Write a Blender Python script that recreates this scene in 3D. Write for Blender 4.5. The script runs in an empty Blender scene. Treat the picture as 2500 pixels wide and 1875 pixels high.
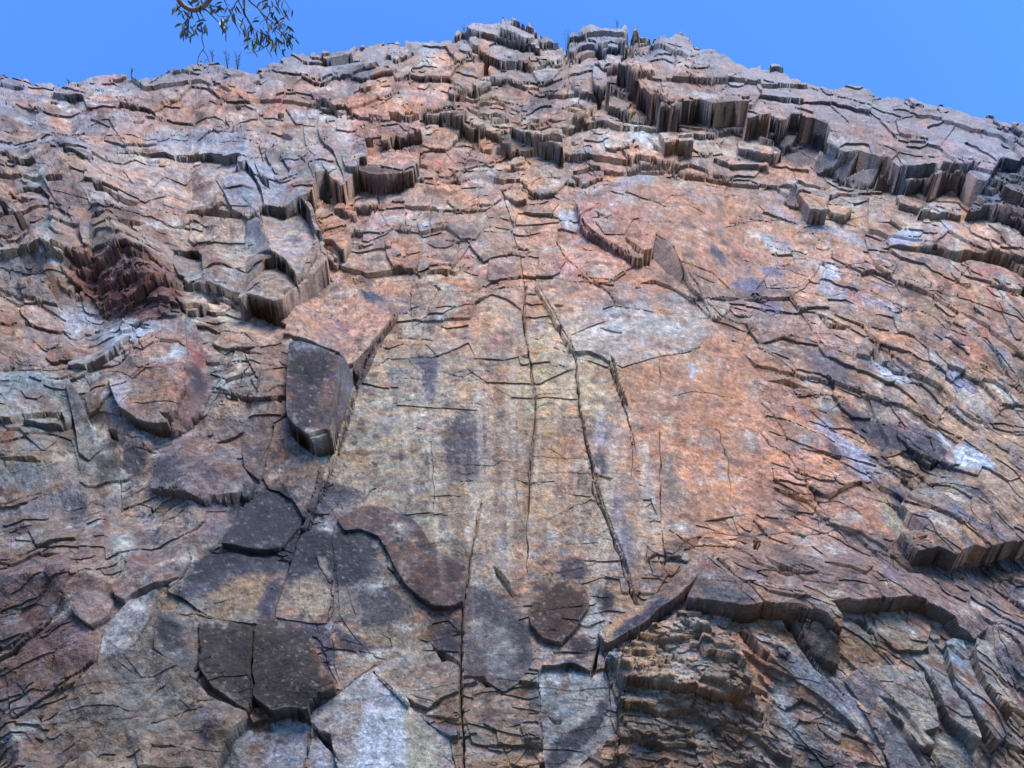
import bpy, math, random, time
import numpy as np
from mathutils import Vector, Matrix
T0 = time.time()
scene = bpy.context.scene
col = scene.collection

# ------------------------------------------------------------------ camera, sky, added soft lamp, exposure
EYE = np.array([0.0, 0.0, 1.6])
LEAN = math.radians(8.0)                       # the wall leans back by this much
DW = 2.4                                       # metres from the eye to the wall plane
U = np.array([1.0, 0.0, 0.0])
V = np.array([0.0, math.sin(LEAN), math.cos(LEAN)])
N = np.array([0.0, -math.cos(LEAN), math.sin(LEAN)])   # out of the wall, towards the viewer
FPX = 1805.0                                   # focal length in photo pixels (2500 wide)
AX = math.radians(33.3)                        # between the view axis and "up the wall"
F = math.cos(AX) * V - math.sin(AX) * N
UP = math.sin(AX) * V + math.cos(AX) * N
cam_data = bpy.data.cameras.new('camera')
cam = bpy.data.objects.new('camera', cam_data)
col.objects.link(cam)
cam_data.sensor_width = 36.0
cam_data.lens = FPX / 2500.0 * 36.0
cam_data.clip_start = 0.05
cam_data.clip_end = 5000.0
cam.matrix_world = Matrix(((U[0], UP[0], -F[0], EYE[0]), (U[1], UP[1], -F[1], EYE[1]), (U[2], UP[2], -F[2], EYE[2]), (0, 0, 0, 1)))
scene.camera = cam

SUN_EL, SUN_AZ = math.radians(48.0), math.radians(163.0)   # azimuth clockwise from +Y
world = bpy.data.worlds.new('World')
scene.world = world
world.use_nodes = True
wt = world.node_tree
wt.nodes.clear()
sky = wt.nodes.new('ShaderNodeTexSky')
sky.sky_type = 'NISHITA'
sky.sun_disc = False
sky.sun_elevation = SUN_EL
sky.sun_rotation = SUN_AZ
sky.altitude = 300.0
sky.air_density = 1.0
sky.dust_density = 0.0
sky.ozone_density = 10.0
bg = wt.nodes.new('ShaderNodeBackground')
bg.inputs['Strength'].default_value = 0.15
wo = wt.nodes.new('ShaderNodeOutputWorld')
wb = wt.nodes.new('ShaderNodeVectorMath'); wb.operation = 'MULTIPLY'     # white balance of the whole sky
wb.inputs[1].default_value = (0.55, 0.77, 0.96)
wt.links.new(sky.outputs[0], wb.inputs[0])
wt.links.new(wb.outputs[0], bg.inputs[0])
wt.links.new(bg.outputs[0], wo.inputs[0])
sd = bpy.data.lights.new('fill_sun', 'SUN')  # wide soft lamp added in front to brighten the shaded wall
sd.energy = 2.4
sd.angle = math.radians(30.0)
sd.color = (1.0, 0.93, 0.82)
fill_sun = bpy.data.objects.new('fill_sun', sd)
col.objects.link(fill_sun)
sdir = Vector((math.sin(SUN_AZ) * math.cos(SUN_EL), math.cos(SUN_AZ) * math.cos(SUN_EL), math.sin(SUN_EL)))
fill_sun.rotation_euler = sdir.to_track_quat('Z', 'Y').to_euler()
scene.view_settings.view_transform = 'Standard'
scene.view_settings.look = 'None'
scene.view_settings.exposure = 1.65
scene.view_settings.gamma = 1.0
scene.view_settings.use_curve_mapping = False

# ------------------------------------------------------------------ photo pixel <-> place on the wall
def wall_uv(px, py):
    """photo pixel -> (u, v) metres on the wall plane and distance from the eye"""
    a = (px - 1250.0) / FPX
    b = (937.5 - py) / FPX
    dn = -math.sin(AX) + b * math.cos(AX)      # component along N
    dv = math.cos(AX) + b * math.sin(AX)
    t = DW / np.maximum(-dn, 1e-3)
    return t * a, t * dv, t * np.sqrt(1 + a * a + b * b)

def project(u, v, h):
    """point on the wall (u, v) raised by h towards the viewer -> photo pixel"""
    zc = v * math.cos(AX) + (DW - h) * math.sin(AX)
    yc = v * math.sin(AX) - (DW - h) * math.cos(AX)
    return 1250.0 + FPX * u / zc, 937.5 - FPX * yc / zc

def pix_of_uv(u, v):
    return project(u, v, 0.0)

def shifted(poly, hs):
    """outline seen in the photo at heights hs -> outline on the base plane"""
    p = np.asarray(poly, float)
    u, v, d = wall_uv(p[:, 0], p[:, 1])
    k = (DW - hs) / DW
    return np.stack(pix_of_uv(u * k, v * k), 1)

# ------------------------------------------------------------------ noise and cells
def lattice(seed, n=256):
    return np.random.RandomState(seed).rand(n, n).astype(np.float32)

def vnoise(x, y, seed):
    L = lattice(seed)
    xi = np.floor(x); yi = np.floor(y)
    fx = (x - xi).astype(np.float32); fy = (y - yi).astype(np.float32)
    fx = fx * fx * (3 - 2 * fx); fy = fy * fy * (3 - 2 * fy)
    xi = xi.astype(np.int32) & 255; yi = yi.astype(np.int32) & 255
    x1 = (xi + 1) & 255; y1 = (yi + 1) & 255
    return (L[yi, xi] * (1 - fx) + L[yi, x1] * fx) * (1 - fy) + (L[y1, xi] * (1 - fx) + L[y1, x1] * fx) * fy

def fbm(x, y, scale, octaves, seed, gain=0.5):
    s = np.zeros(x.shape, np.float32); a = 1.0; tot = 0.0
    c, q = math.cos(0.6), math.sin(0.6)
    x = x / scale; y = y / scale
    for i in range(octaves):
        s += a * vnoise(x + 17.3 * i, y + 5.1 * i, seed + i)
        tot += a; a *= gain
        x, y = (x * c - y * q) * 2.03, (x * q + y * c) * 2.03
    return s / tot * 2 - 1                      # about -1..1

def facet(x, y, scale, seed):
    """noise made of flat triangles, about -1..1"""
    L = lattice(seed); D = lattice(seed + 500)
    x = x / scale; y = y / scale
    xi = np.floor(x); yi = np.floor(y)
    fx = (x - xi).astype(np.float32); fy = (y - yi).astype(np.float32)
    xi = xi.astype(np.int32) & 255; yi = yi.astype(np.int32) & 255
    x1 = (xi + 1) & 255; y1 = (yi + 1) & 255
    a = L[yi, xi]; b = L[yi, x1]; c = L[y1, xi]; d = L[y1, x1]
    m = D[yi, xi] > .5
    r1 = np.where(fx + fy < 1, a + (b - a) * fx + (c - a) * fy, d + (c - d) * (1 - fx) + (b - d) * (1 - fy))
    r2 = np.where(fx > fy, a + (b - a) * fx + (d - b) * fy, a + (d - c) * fx + (c - a) * fy)
    return np.where(m, r1, r2) * 2 - 1

def facets(x, y, scale, octaves, seed, gain=.5):
    s = 0; a = 1.0; tot = 0; c, q = math.cos(.8), math.sin(.8)
    for i in range(octaves):
        s = s + a * facet(x, y, scale, seed + i * 7); tot += a; a *= gain; scale = scale / 2.1
        x, y = x * c - y * q + 31, x * q + y * c + 17
    return s / tot

def cells(x, y, sx, sy, seed):
    """irregular cells: id, offset from the seed (dx, dy in cell sizes), distance to the edge"""
    gx = np.floor(x / sx).astype(np.int32); gy = np.floor(y / sy).astype(np.int32)
    R = np.random.RandomState(seed)
    jx = R.rand(512, 512).astype(np.float32); jy = R.rand(512, 512).astype(np.float32)
    f1 = np.full(x.shape, 1e9, np.float32); f2 = f1.copy()
    ii = np.zeros(x.shape, np.int32); bx = np.zeros(x.shape, np.float32); by = bx.copy()
    X = (x / sx).astype(np.float32); Y = (y / sy).astype(np.float32)
    for oy in (-1, 0, 1):
        for ox in (-1, 0, 1):
            cx = gx + ox; cy = gy + oy
            a = cx & 511; b = cy & 511
            dx = X - (cx + 0.1 + 0.8 * jx[b, a]); dy = Y - (cy + 0.1 + 0.8 * jy[b, a])
            d = np.sqrt(dx * dx + dy * dy)
            m = d < f1
            f2 = np.where(m, f1, np.minimum(f2, d))
            ii = np.where(m, b * 512 + a, ii)
            bx = np.where(m, dx, bx); by = np.where(m, dy, by)
            f1 = np.where(m, d, f1)
    return ii, bx, by, f2 - f1

def crand(ids, seed):
    return np.random.RandomState(seed).rand(512 * 512).astype(np.float32)[ids]

def inside(poly, x, y):
    r = np.zeros(x.shape, bool)
    n = len(poly)
    for i in range(n):
        x0, y0 = poly[i]; x1, y1 = poly[(i + 1) % n]
        if y0 == y1: continue
        c = ((y0 > y) != (y1 > y)) & (x < (x1 - x0) * (y - y0) / (y1 - y0) + x0)
        r ^= c
    return r

def blobs(x, y, lst):
    """sum of soft blobs (cx, cy, rx, ry, weight) minus 1"""
    s = np.zeros(x.shape, np.float32)
    for cx, cy, rx, ry, w in lst:
        s += w * np.exp(-((x - cx) / rx) ** 2 - ((y - cy) / ry) ** 2).astype(np.float32)
    return s

# ------------------------------------------------------------------ grid over the cliff
RIM = np.array([(-1700,120),(-1200,170),(-900,135),(-500,150),(-200,165),(0,180),(40,182),(65,190),(80,203),(105,198),(155,208),(190,198),(210,187),(255,178),(300,180),(320,185),(345,190),(400,180),(410,172),(460,165),(470,152),(520,148),(545,152),(560,160),(640,162),(680,145),(700,137),(718,128),(740,129),(770,128),(850,120),(864,117),(880,113),(910,108),(950,97),(960,100),(985,110),(990,102),(1030,104),(1055,95),(1075,102),(1080,92),(1106,98),(1112,82),(1120,72),(1155,71),(1168,70),(1170,56),(1190,56),(1215,52),(1245,49),(1275,53),(1288,64),(1292,53),(1297,70),(1310,88),(1325,105),(1345,107),(1370,118),(1385,122),(1388,98),(1400,80),(1426,62),(1447,58),(1475,66),(1500,67),(1526,70),(1532,88),(1540,82),(1550,75),(1560,80),(1558,92),(1590,99),(1595,90),(1620,95),(1655,88),(1680,94),(1686,105),(1700,115),(1740,130),(1770,145),(1800,157),(1815,163),(1870,165),(1890,164),(1915,178),(1918,183),(1938,186),(1940,198),(1975,205),(2005,217),(2050,210),(2090,217),(2120,226),(2140,237),(2155,233),(2185,238),(2240,248),(2280,255),(2360,280),(2380,287),(2400,282),(2412,298),(2440,302),(2500,305),(3000,430),(3500,540),(4300,790)], float)
STEP = 2.75
xs = np.concatenate([np.arange(-1550, -260, 11.0), np.arange(-255, 2770, STEP), np.arange(2775, 4150, 11.0)])   # coarser beyond the picture
NX = len(xs)
NY = 740
rim = np.interp(xs, RIM[:, 0], RIM[:, 1]) + (vnoise(xs / 9, xs * 0, 901) - .5) * 5 + 4
sg = np.linspace(0, 1, NY)
PX = np.repeat(xs[None, :], NY, 0)
PY = rim[None, :] + (2130.0 - rim[None, :]) * sg[:, None]      # row 0 = rim, last row = below the picture
u0, v0, dist = wall_uv(PX, PY)
MPP = dist / FPX                                                 # metres covered by one photo pixel

# warp that makes break lines run level on the left and down to the right on the right
def slope_shift(x, y):
    t = np.clip((x - 1350) / 1000.0, 0, 1.4)
    low = np.clip((y - 500) / 900.0, 0, 1)
    right = 0.5 * t * t * (0.55 + 0.75 * low) * 520
    left = -np.clip((700 - x), 0, 1200) * (-0.05 + 0.30 * np.clip((y - 750) / 500.0, 0, 1)) * -1
    return right + left * 0.9

def base_relief(x, y):
    """broad shape, in pixels of relief (times the metres per pixel there)"""
    b = fbm(x, y, 420, 2, 31) * 12
    lf = 1 / (1 + np.exp((x - 760) / 70)) * np.clip((y - 250) / 120, 0, 1)
    lr = 1 / (1 + np.exp((1560 - x) / 70)) * np.clip((y - 1330) / 90, 0, 1)
    b = b + lf * 20 * facets(x - .2 * y, y + fbm(x, y, 60, 2, 36) * 8, 105, 2, 725, .5) + (lf * 62 + lr * 40) * facets(x + fbm(x, y, 90, 2, 35) * 12, y - .25 * x, 235, 2, 720, .45)
    for cx, cy, rx, ry, h in ((120,1600,420,380,42),(0,1150,330,160,30),(2050,1620,380,330,46),(1640,1720,190,150,30),(900,120,900,90,-6),(1300,230,130,120,-26),(1430,420,180,90,-10)):
        b = b + h * np.exp(-((x - cx) / rx) ** 2 - ((y - cy) / ry) ** 2)
    return b

DEFS = []
PIECES_ = []
def piece(name, poly, t, label=None, rgb=None, rough_=None, idw=False, mode='set', wob=2.4, cat='rock', ident=True, group=None, pid=0):
    ts = np.asarray([q[2] if len(q) > 2 else t for q in poly], float)
    p = np.asarray([q[:2] for q in poly], float)
    r = random.Random(int(p[0, 0] * 7 + p[0, 1]))
    if np.ptp(ts) == 0:                           # a wedge: nearly flush above, standing out below
        fr = (p[:, 1] - p[:, 1].min()) / np.ptp(p[:, 1]); fx_ = (p[:, 0] - p[:, 0].mean()) / np.ptp(p[:, 0])
        ts = ts * (.35 + .85 * fr + r.uniform(-.7, .7) * fx_)
    ts = ts * (1.25 if p[:, 1].mean() > 1100 and p[:, 0].mean() > 1250 else 1.12)
    hb = np.full(len(p), base_relief(p[:, 0], p[:, 1]).mean())
    q = shifted(p, (hb + ts) * wall_uv(p[:, 0], p[:, 1])[2] / FPX)
    if ident and not pid:
        DEFS.append(dict(name=name, label=label, rgb=rgb, cat=cat, group=group)); pid = len(DEFS)
    lin_ = None
    if not idw and np.ptp(ts) > 0:
        lin_ = np.linalg.lstsq(np.c_[q, np.ones(len(q))], ts, rcond=None)[0]
    r = random.Random(int(p[0, 0] * 7 + p[0, 1]))
    PIECES_.append(dict(q=q, ts=ts, idw=idw, lin=lin_, mode=mode, wob=wob, rough=rough_, pid=pid, tx=r.uniform(-16, 16), ty=r.uniform(-4, 18)))

def band(pts, w, h0, h1, rgb, name='rock_edge'):
    """a sloping edge strip w pixels wide to the right of a line"""
    DEFS.append(dict(name=name, label=None, rgb=rgb, cat='', group=None)); n = len(DEFS)
    for (ax, ay), (bx, by) in zip(pts[:-1], pts[1:]):
        piece(name, [(ax, ay - .5, h0), (ax + w, ay - .5, h1), (bx + w, by + .5, h1), (bx, by + .5, h0)], 0, pid=n, rough_=.12, wob=3.0)

def where_box(x, y, x0, y0, x1, y1):
    return np.nonzero((x > x0) & (x < x1) & (y > y0) & (y < y1))[0]

S = piece
# ---- upper right layer that overhangs in roofs
S('roof_layer', [(1480,183),(1496,193),(1507,186),(1530,192),(1548,205),(1566,205),(1580,222),(1600,219),(1617,236),(1611,258),(1640,262),(1668,253),(1700,256),(1740,247),(1795,244),(1811,252),(1828,252),(1823,284),(1845,288),(1876,285),(1882,291),(1900,303),(1920,299),(1955,292),(1990,293),(2022,299),(2030,310),(2018,345),(2069,362),(2100,360),(2151,375),(2172,378),(2190,395),(2235,410),(2281,432),(2300,420),(2322,413),(2360,417),(2383,440),(2440,458),(2520,476,30),(2900,600,20),(2900,250,4),(2400,260,4),(2100,200,2),(1900,150,2),(1700,130,2),(1560,150,4)],
  50, idw=True, wob=2.0, rough_=.8, ident=False)
# steep facets and blocks under the roofs
S('rock_facet', [(1621,263,34),(1668,253,46),(1664,290,10),(1634,320,2),(1590,312,0)], 0, rgb=(112,90,84))
S('rock_facet', [(1611,226,36),(1614,250,40),(1590,279,8),(1563,268,6),(1568,240,26)], 0, rgb=(100,84,86))
S('rock_facet', [(1572,208,36),(1584,222,36),(1566,250,8),(1548,240,8)], 0, rgb=(96,78,80))
S('rock_facet', [(1812,252,48),(1828,252,48),(1822,284,20),(1790,305,2),(1800,270,24)], 0, rgb=(110,108,118))
S('rock_facet', [(1882,291,46),(1896,304,44),(1900,350,10),(1875,375,0),(1860,340,4)], 0, rgb=(98,88,98))
S('rock_facet', [(1920,330,18),(1950,330,20),(1930,365,10),(1905,392,2),(1900,370,6)], 0, rgb=(140,125,118))
S('rock_facet', [(2018,347,46),(2069,364,46),(2052,392,30),(2028,423,8),(1979,427,2),(1998,380,22)], 0, 'smooth slate facet, leftmost of the grey facets under the right roof', rgb=(122,124,138), cat='rock facet')
S('rock_facet', [(2069,362,46),(2100,360,46),(2085,390,32),(2062,440,6),(2028,424,6)], 0, 'narrow slate facet squeezed between two wider grey facets under the right roof', rgb=(124,124,132), cat='rock facet')
S('rock_facet', [(2100,386,42),(2172,378,46),(2148,411,26),(2120,462,4),(2079,459,2),(2063,440,6)], 0, 'pale slate facet with a brown corner in the middle of the right roof', rgb=(118,124,134), cat='rock facet')
S('rock_facet', [(2150,408,36),(2190,395,46),(2211,404,44),(2240,432,42),(2281,438,38),(2272,456,10),(2180,458,4),(2134,458,4)], 0, 'dark wedge shaped facet at the low end of the right roof', rgb=(84,92,108), cat='rock facet')
S('rock_facet', [(2284,434,36),(2322,414,46),(2360,418,46),(2379,440,30),(2354,465,6),(2287,456,6)], 0, rgb=(92,98,122))
S('rock_block', [(1392,100),(1400,82),(1426,64),(1428,75),(1416,92),(1404,112),(1390,130),(1389,120)], 9, rgb=(95,105,128), mode='max')
S('summit_block', [(1412,100),(1426,62),(1447,58),(1475,66),(1500,67),(1526,70),(1534,90),(1530,122),(1510,124),(1480,122),(1455,112),(1432,106)], 16, 'grey angular summit block right of the notch in the skyline', rgb=(128,130,146), mode='max', cat='summit rock')
S('rock_block', [(1390,118),(1410,104),(1432,106),(1455,110),(1466,126),(1440,122),(1412,120),(1396,134)], 12, rgb=(138,140,150), mode='max')
S('summit_stone', [(1538,82),(1552,74),(1561,80),(1558,96),(1552,101),(1540,90)], 17, 'small pointed stone standing right beside the summit block', rgb=(140,140,148), cat='summit rock')
S('summit_crag', [(1106,100),(1112,80),(1120,70),(1155,69),(1168,66),(1170,52),(1215,48),(1245,46),(1275,50),(1292,50),(1310,84),(1322,104),(1290,101),(1215,92),(1180,90),(1150,97),(1130,90)], 12, 'broad grey crag forming the highest skyline left of the notch', rgb=(140,142,155), cat='summit rock', mode='max')
S('summit_peak', [(1592,96),(1652,86),(1681,93),(1692,111),(1656,116),(1644,132),(1634,156),(1600,163),(1552,152),(1535,127)], 10, 'dark grey rock face under the right hand peak of the skyline', rgb=(128,130,140), cat='summit rock', mode='max')
S('rock_block', [(1447,176),(1462,170),(1479,177),(1482,209),(1470,219),(1447,206)], 20, 'small blue grey prism at the left end of the roof band', rgb=(118,124,144), cat='rock block')
S('rock_block', [(1482,142),(1513,145),(1514,165),(1480,176),(1455,172),(1465,150)], 14, rgb=(146,150,160))
S('rock_block', [(1487,222),(1500,217),(1530,226),(1540,238),(1556,242),(1558,270),(1542,268),(1522,276),(1510,262),(1487,258)], 17, 'rounded grey block tucked under the column roofs', rgb=(132,130,130), cat='rock block')
S('rock_block', [(1535,262),(1560,266),(1582,285),(1570,302),(1545,300),(1530,286)], 10, rgb=(150,130,115))
S('rock_block', [(1608,348),(1632,340),(1656,345),(1688,361),(1691,374),(1660,376),(1621,380)], 26, 'lone tan block with a black underside below the big roof', rgb=(158,140,126), cat='rock block')
S('rock_facet', [(1387,312,2),(1431,291,14),(1428,318,12),(1418,342,4),(1402,342,2)], 0, rgb=(112,104,96))
S('rock_slab', [(1655,322),(1662,306),(1700,302),(1730,318),(1748,332),(1740,348),(1700,350),(1668,345)], 9, rgb=(160,150,140))
S('rock_slab', [(1802,352),(1840,345),(1880,360),(1908,381),(1895,391),(1860,386),(1802,372)], 17, 'pale tilted slab with a dark front edge below the second roof', rgb=(168,156,145), cat='rock slab')
S('rock_slab', [(1735,402),(1800,398),(1828,408),(1870,412),(1875,420),(1845,413),(1800,413),(1760,408)], 12, rgb=(160,140,130))
S('boulder', [(1920,485,14),(1936,455,26),(1952,480,26),(1972,512,10),(1970,526,0),(1908,506,0)], 0, 'dark blue faced boulder shoulder on the slab below the roofs', rgb=(80,88,112), cat='boulder')
S('boulder', [(1937,455),(1990,458),(2047,467),(2030,482),(2021,494),(2015,507),(2021,521),(1977,514),(1952,480)], 26, 'brown knobbly boulder beside a dark blue shoulder on the right slab', rgb=(150,128,108), cat='boulder')
S('boulder', [(2021,494),(2047,485),(2080,515),(2060,530),(2030,524),(2018,510)], 14, rgb=(160,135,115))
S('boulder', [(2240,529),(2268,501),(2338,508),(2346,531),(2306,542)], 22, 'pale grey angular boulder left of the dark shaggy rock', rgb=(150,156,166), cat='boulder')
S('rock_block', [(2190,478),(2245,475),(2270,500),(2240,512),(2195,500)], 12, rgb=(118,112,116))
S('dark_rock', [(2352,540),(2372,505),(2400,480),(2421,446),(2435,441),(2500,450),(2640,470),(2700,640),(2560,606),(2500,585),(2430,560)], 30, 'big dark blue shaggy rock at the right edge under the roofs', rgb=(62,74,110), rough_=2.0, cat='boulder')
S('rock_lens', [(2120,615,0),(2148,598,6),(2211,562,10),(2270,550,12),(2320,545,12),(2400,548,12),(2640,640,12),(2640,700),(2500,634),(2440,618),(2400,618),(2360,610),(2320,620),(2290,606),(2250,612),(2200,606)], 17, 'long rounded pinkish slab lifting over a black gap at the right', rgb=(172,146,138), cat='rock slab', rough_=.7, idw=True)
S('rock_lens', [(2347,640),(2365,634),(2395,637),(2450,655),(2500,686),(2640,760),(2640,780),(2500,706),(2414,695),(2374,672)], 14, 'grey lens of rock wedged in the black gap at the right edge', rgb=(150,136,128), cat='rock slab', rough_=.6)
# ---- upper middle
S('rock_slab', [(1037,287),(1100,280),(1163,292),(1184,315),(1157,320),(1106,311),(1075,302),(1040,308)], 22, 'brown ledge block with a black roof just left of the centre gully', rgb=(140,118,106), cat='rock ledge', rough_=1.1)
S('rock_slab', [(1176,296),(1220,290),(1258,296),(1330,326),(1372,340),(1374,372),(1350,366),(1320,362),(1298,350),(1250,329),(1232,333),(1185,330)], 26, 'grey green stepped ledge with black roofs across the centre gully', rgb=(132,126,112), cat='rock ledge', rough_=1.1)
S('rock_block', [(1222,342),(1232,330),(1246,345),(1250,372),(1236,366),(1225,366)], 14, rgb=(130,126,116))
S('rock_block', [(1248,395),(1262,378),(1282,390),(1282,415),(1262,412),(1248,408)], 12, rgb=(120,112,102))
S('rock_block', [(1152,200),(1170,188),(1198,191),(1198,200),(1180,206),(1158,222)], 14, rgb=(138,134,128))
S('rock_block', [(1096,218),(1120,210),(1135,222),(1134,236),(1110,238),(1095,232)], 12, rgb=(90,88,88))
S('rock_block', [(930,312),(985,306),(1027,316),(1028,344),(985,342),(965,333),(930,346)], 27, 'reddish ledge block with a deep black roof above the long slab', rgb=(150,112,98), cat='rock ledge')
S('rock_slab', [(875,377),(900,368),(1024,371),(1024,418),(1008,433),(975,428),(942,430),(905,418),(872,407)], 38, 'reddish slab with a long black roof under its lower edge', rgb=(160,128,116), cat='rock ledge', rough_=.8)
S('rock_block', [(1222,465),(1240,452),(1270,458),(1288,470),(1286,500),(1262,505),(1232,490)], 9, rgb=(160,122,98))
S('rock_slab', [(1220,468),(1200,520),(1246,560),(1252,620),(1180,640),(1120,560),(1080,520),(1120,470)], 7, rgb=(146,124,108), rough_=.6)
S('rock_block', [(870,478),(925,485),(928,502),(905,512),(862,500)], 9, rgb=(135,125,120))
S('rock_slab', [(910,512),(955,502),(990,510),(975,565),(900,595),(882,590),(890,560)], 8, 'pinkish purple slab panel left of the upper centre cracks', rgb=(160,122,122), rough_=.6, cat='rock slab')
S('rock_block', [(940,600),(975,590),(1020,600),(1028,630),(1010,660),(960,655),(945,635)], 7, rgb=(160,112,84))
# ---- left buttress
S('buttress_layer', [(-500,370,6),(0,358,8),(100,348,8),(215,362,10),(250,385,8),(330,372,10),(430,345,12),(560,312,16),(640,318,30),(690,330,40),(740,300,30),(790,288,34),(869,304,34),(891,345,38),(894,373,40),(875,375,40),(869,399,40),(853,420,44),(834,452,44),(800,400,40),(765,400,50),(760,440,50),(768,520,50),(777,545,54),(795,600,56),(797,640,54),(740,725,50),(700,765,50),(640,742,46),(560,725,20),(430,700,6),(250,640,2),(-500,700,0)], 40, idw=True, ident=False, rough_=.85)
S('buttress_cap', [(790,287),(830,290),(869,304),(885,325),(893,350),(894,373),(875,373),(870,396),(842,388),(825,345),(812,310)], 46, 'grey outer corner slab at the top right of the left buttress', rgb=(142,142,148), cat='rock slab')
S('rock_slab', [(740,300),(775,300),(782,340),(815,372),(838,420),(842,448),(812,430),(780,385),(745,340)], 48, 'long grey fin of rock down the upper left buttress', rgb=(138,136,136), cat='rock slab')
S('rock_facet', [(632,342,44),(665,336,44),(701,354,40),(704,367,28),(647,373,26)], 0, 'dark slate facet near the top of the left buttress', rgb=(72,80,98), cat='rock facet')
S('rock_facet', [(647,377,44),(685,380,34),(711,421,30),(708,446,34),(673,421,44)], 0, 'brown concave facet in the upper left buttress', rgb=(100,88,80), cat='rock facet')
S('rock_slab', [(-500,372),(0,357),(60,349),(110,348),(170,356),(218,366),(238,394),(212,404),(175,392),(150,380),(60,384),(0,378),(-500,400)], 22, 'smooth blue grey hump of rock at the left edge', rgb=(132,146,172), cat='rock slab', rough_=.5)
S('rock_slab', [(235,398),(275,372),(330,378),(400,374),(515,384),(590,396),(575,450),(520,490),(440,495),(340,490),(260,440),(235,420)], 18, rgb=(160,142,132), rough_=.7, label='broad pinkish slab under the long level crack in the left buttress', cat='rock slab')
S('rock_slab', [(560,445),(610,430),(640,470),(650,512),(600,520),(565,500),(545,470)], 40, 'blue grey knuckle of rock on the left buttress', rgb=(116,124,142), cat='rock block')
S('rock_slab', [(632,516),(660,515),(700,520),(736,510),(761,545),(777,602),(752,640),(733,671),(722,688),(690,660),(670,643),(657,600),(645,560)], 58, 'tall pale grey pillar face at the right edge of the left buttress', rgb=(152,146,140), cat='rock pillar', rough_=.35)
S('rock_facet', [(595,542,38),(632,530,56),(648,574,56),(663,632,56),(640,636,44),(615,612,36),(595,583,34)], 0, 'dark blue hollow facet left of the pale pillar', rgb=(78,88,104), cat='rock facet', rough_=.6)
S('rock_slab', [(676,656),(700,672),(724,690),(708,716),(696,734),(644,744),(610,735),(580,728),(610,690),(650,660)], 54, 'tan block at the foot of the pale pillar', rgb=(150,138,122), cat='rock block', rough_=.6)
S('rock_facet', [(762,546,56),(780,560,52),(799,627,16),(796,646,10),(739,728,8),(700,774,4),(697,740,46),(727,685,54),(768,628,56),(777,602,57)], 0, 'slate and yellow side wall of the pale pillar', rgb=(122,122,116), cat='rock facet', rough_=.35)
S('orange_slab', [(739,528),(765,515),(790,513),(815,528),(842,548),(857,577),(853,602),(838,625),(820,610),(795,592),(780,575),(768,551)], 22, 'orange slab leaning against the right side of the left buttress', rgb=(184,130,94), cat='rock slab')
S('orange_slab', [(785,594),(810,605),(833,633),(820,650),(800,640),(797,620)], 12, rgb=(165,112,86))
S('orange_slab', [(818,505),(840,495),(868,508),(872,520),(862,528),(840,518),(818,512)], 15, rgb=(178,122,88))
S('boulder', [(73,557),(110,540),(149,523),(177,542),(184,570),(205,600),(215,624),(165,627),(120,610),(95,595)], 16, rgb=(140,126,112), label='tan and blue boulder, left of the round grey brown boulder', cat='boulder')
S('boulder', [(190,547),(215,538),(250,532),(290,540),(329,554),(350,575),(367,592),(355,612),(342,620),(304,627),(240,621),(202,589)], 26, 'round grey brown boulder above the red rubble hollow', rgb=(132,124,112), cat='boulder', rough_=.7)
S('rock_facet', [(368,596,24),(380,610,14),(411,668,2),(395,675,2),(358,672,6),(346,622,24)], 0, rgb=(140,112,102))
S('boulder', [(424,615),(445,612),(468,611),(485,618),(497,635),(500,695),(459,700),(437,678),(425,650)], 20, 'upright grey boulder right of the red rubble hollow', rgb=(120,120,118), cat='boulder', rough_=.6)
S('boulder', [(30,490),(60,480),(105,475),(130,500),(128,530),(90,550),(50,545),(35,520)], 12, rgb=(150,122,108))
S('rubble_hollow', [(160,690),(177,674),(210,660),(247,646),(310,655),(411,678),(459,703),(450,725),(437,744),(400,765),(370,781),(310,785),(263,768),(240,740),(221,721),(180,712)], -9, 'hollow packed with crumbling red brown rubble', rgb=(122,84,74), rough_=2.6, cat='rubble', wob=6)
S('rock_flake', [(436,762),(455,740),(480,728),(506,735),(512,752),(494,772),(470,778)], 14, 'small pale flake with a black triangle beneath it', rgb=(150,148,140), cat='rock flake')
S('rock_slab', [(170,888,6),(250,850,10),(300,822,8),(330,838,14),(290,862,22),(262,885,22),(200,906,18),(172,905,10)], 0, 'thin blue grey blade of rock along the diagonal seam', rgb=(138,150,166), cat='rock flake', rough_=.4, idw=True)
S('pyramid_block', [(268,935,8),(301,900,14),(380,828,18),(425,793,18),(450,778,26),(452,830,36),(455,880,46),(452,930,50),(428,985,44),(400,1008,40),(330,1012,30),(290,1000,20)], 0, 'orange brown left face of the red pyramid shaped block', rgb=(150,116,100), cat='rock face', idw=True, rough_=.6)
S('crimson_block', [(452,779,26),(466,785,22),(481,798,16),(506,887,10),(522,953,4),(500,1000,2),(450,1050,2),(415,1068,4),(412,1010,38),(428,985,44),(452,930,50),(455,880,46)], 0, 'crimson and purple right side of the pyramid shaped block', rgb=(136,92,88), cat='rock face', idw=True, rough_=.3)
S('rock_slab', [(-500,960),(0,975),(60,945),(130,905),(165,915),(180,960),(165,1010),(150,1030),(60,1040),(-500,1080)], 16, 'green grey folded rock with yellow layers at the left edge', rgb=(128,132,124), cat='rock bulge', rough_=.9)
S('rock_facet', [(165,940,22),(190,960,18),(225,1040,14),(245,1090,4),(215,1122,2),(190,1100,10),(178,1040,20)], 0, rgb=(118,116,104), label='smooth olive chute beside the layered bulge', cat='rock facet', rough_=.25)
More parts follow.
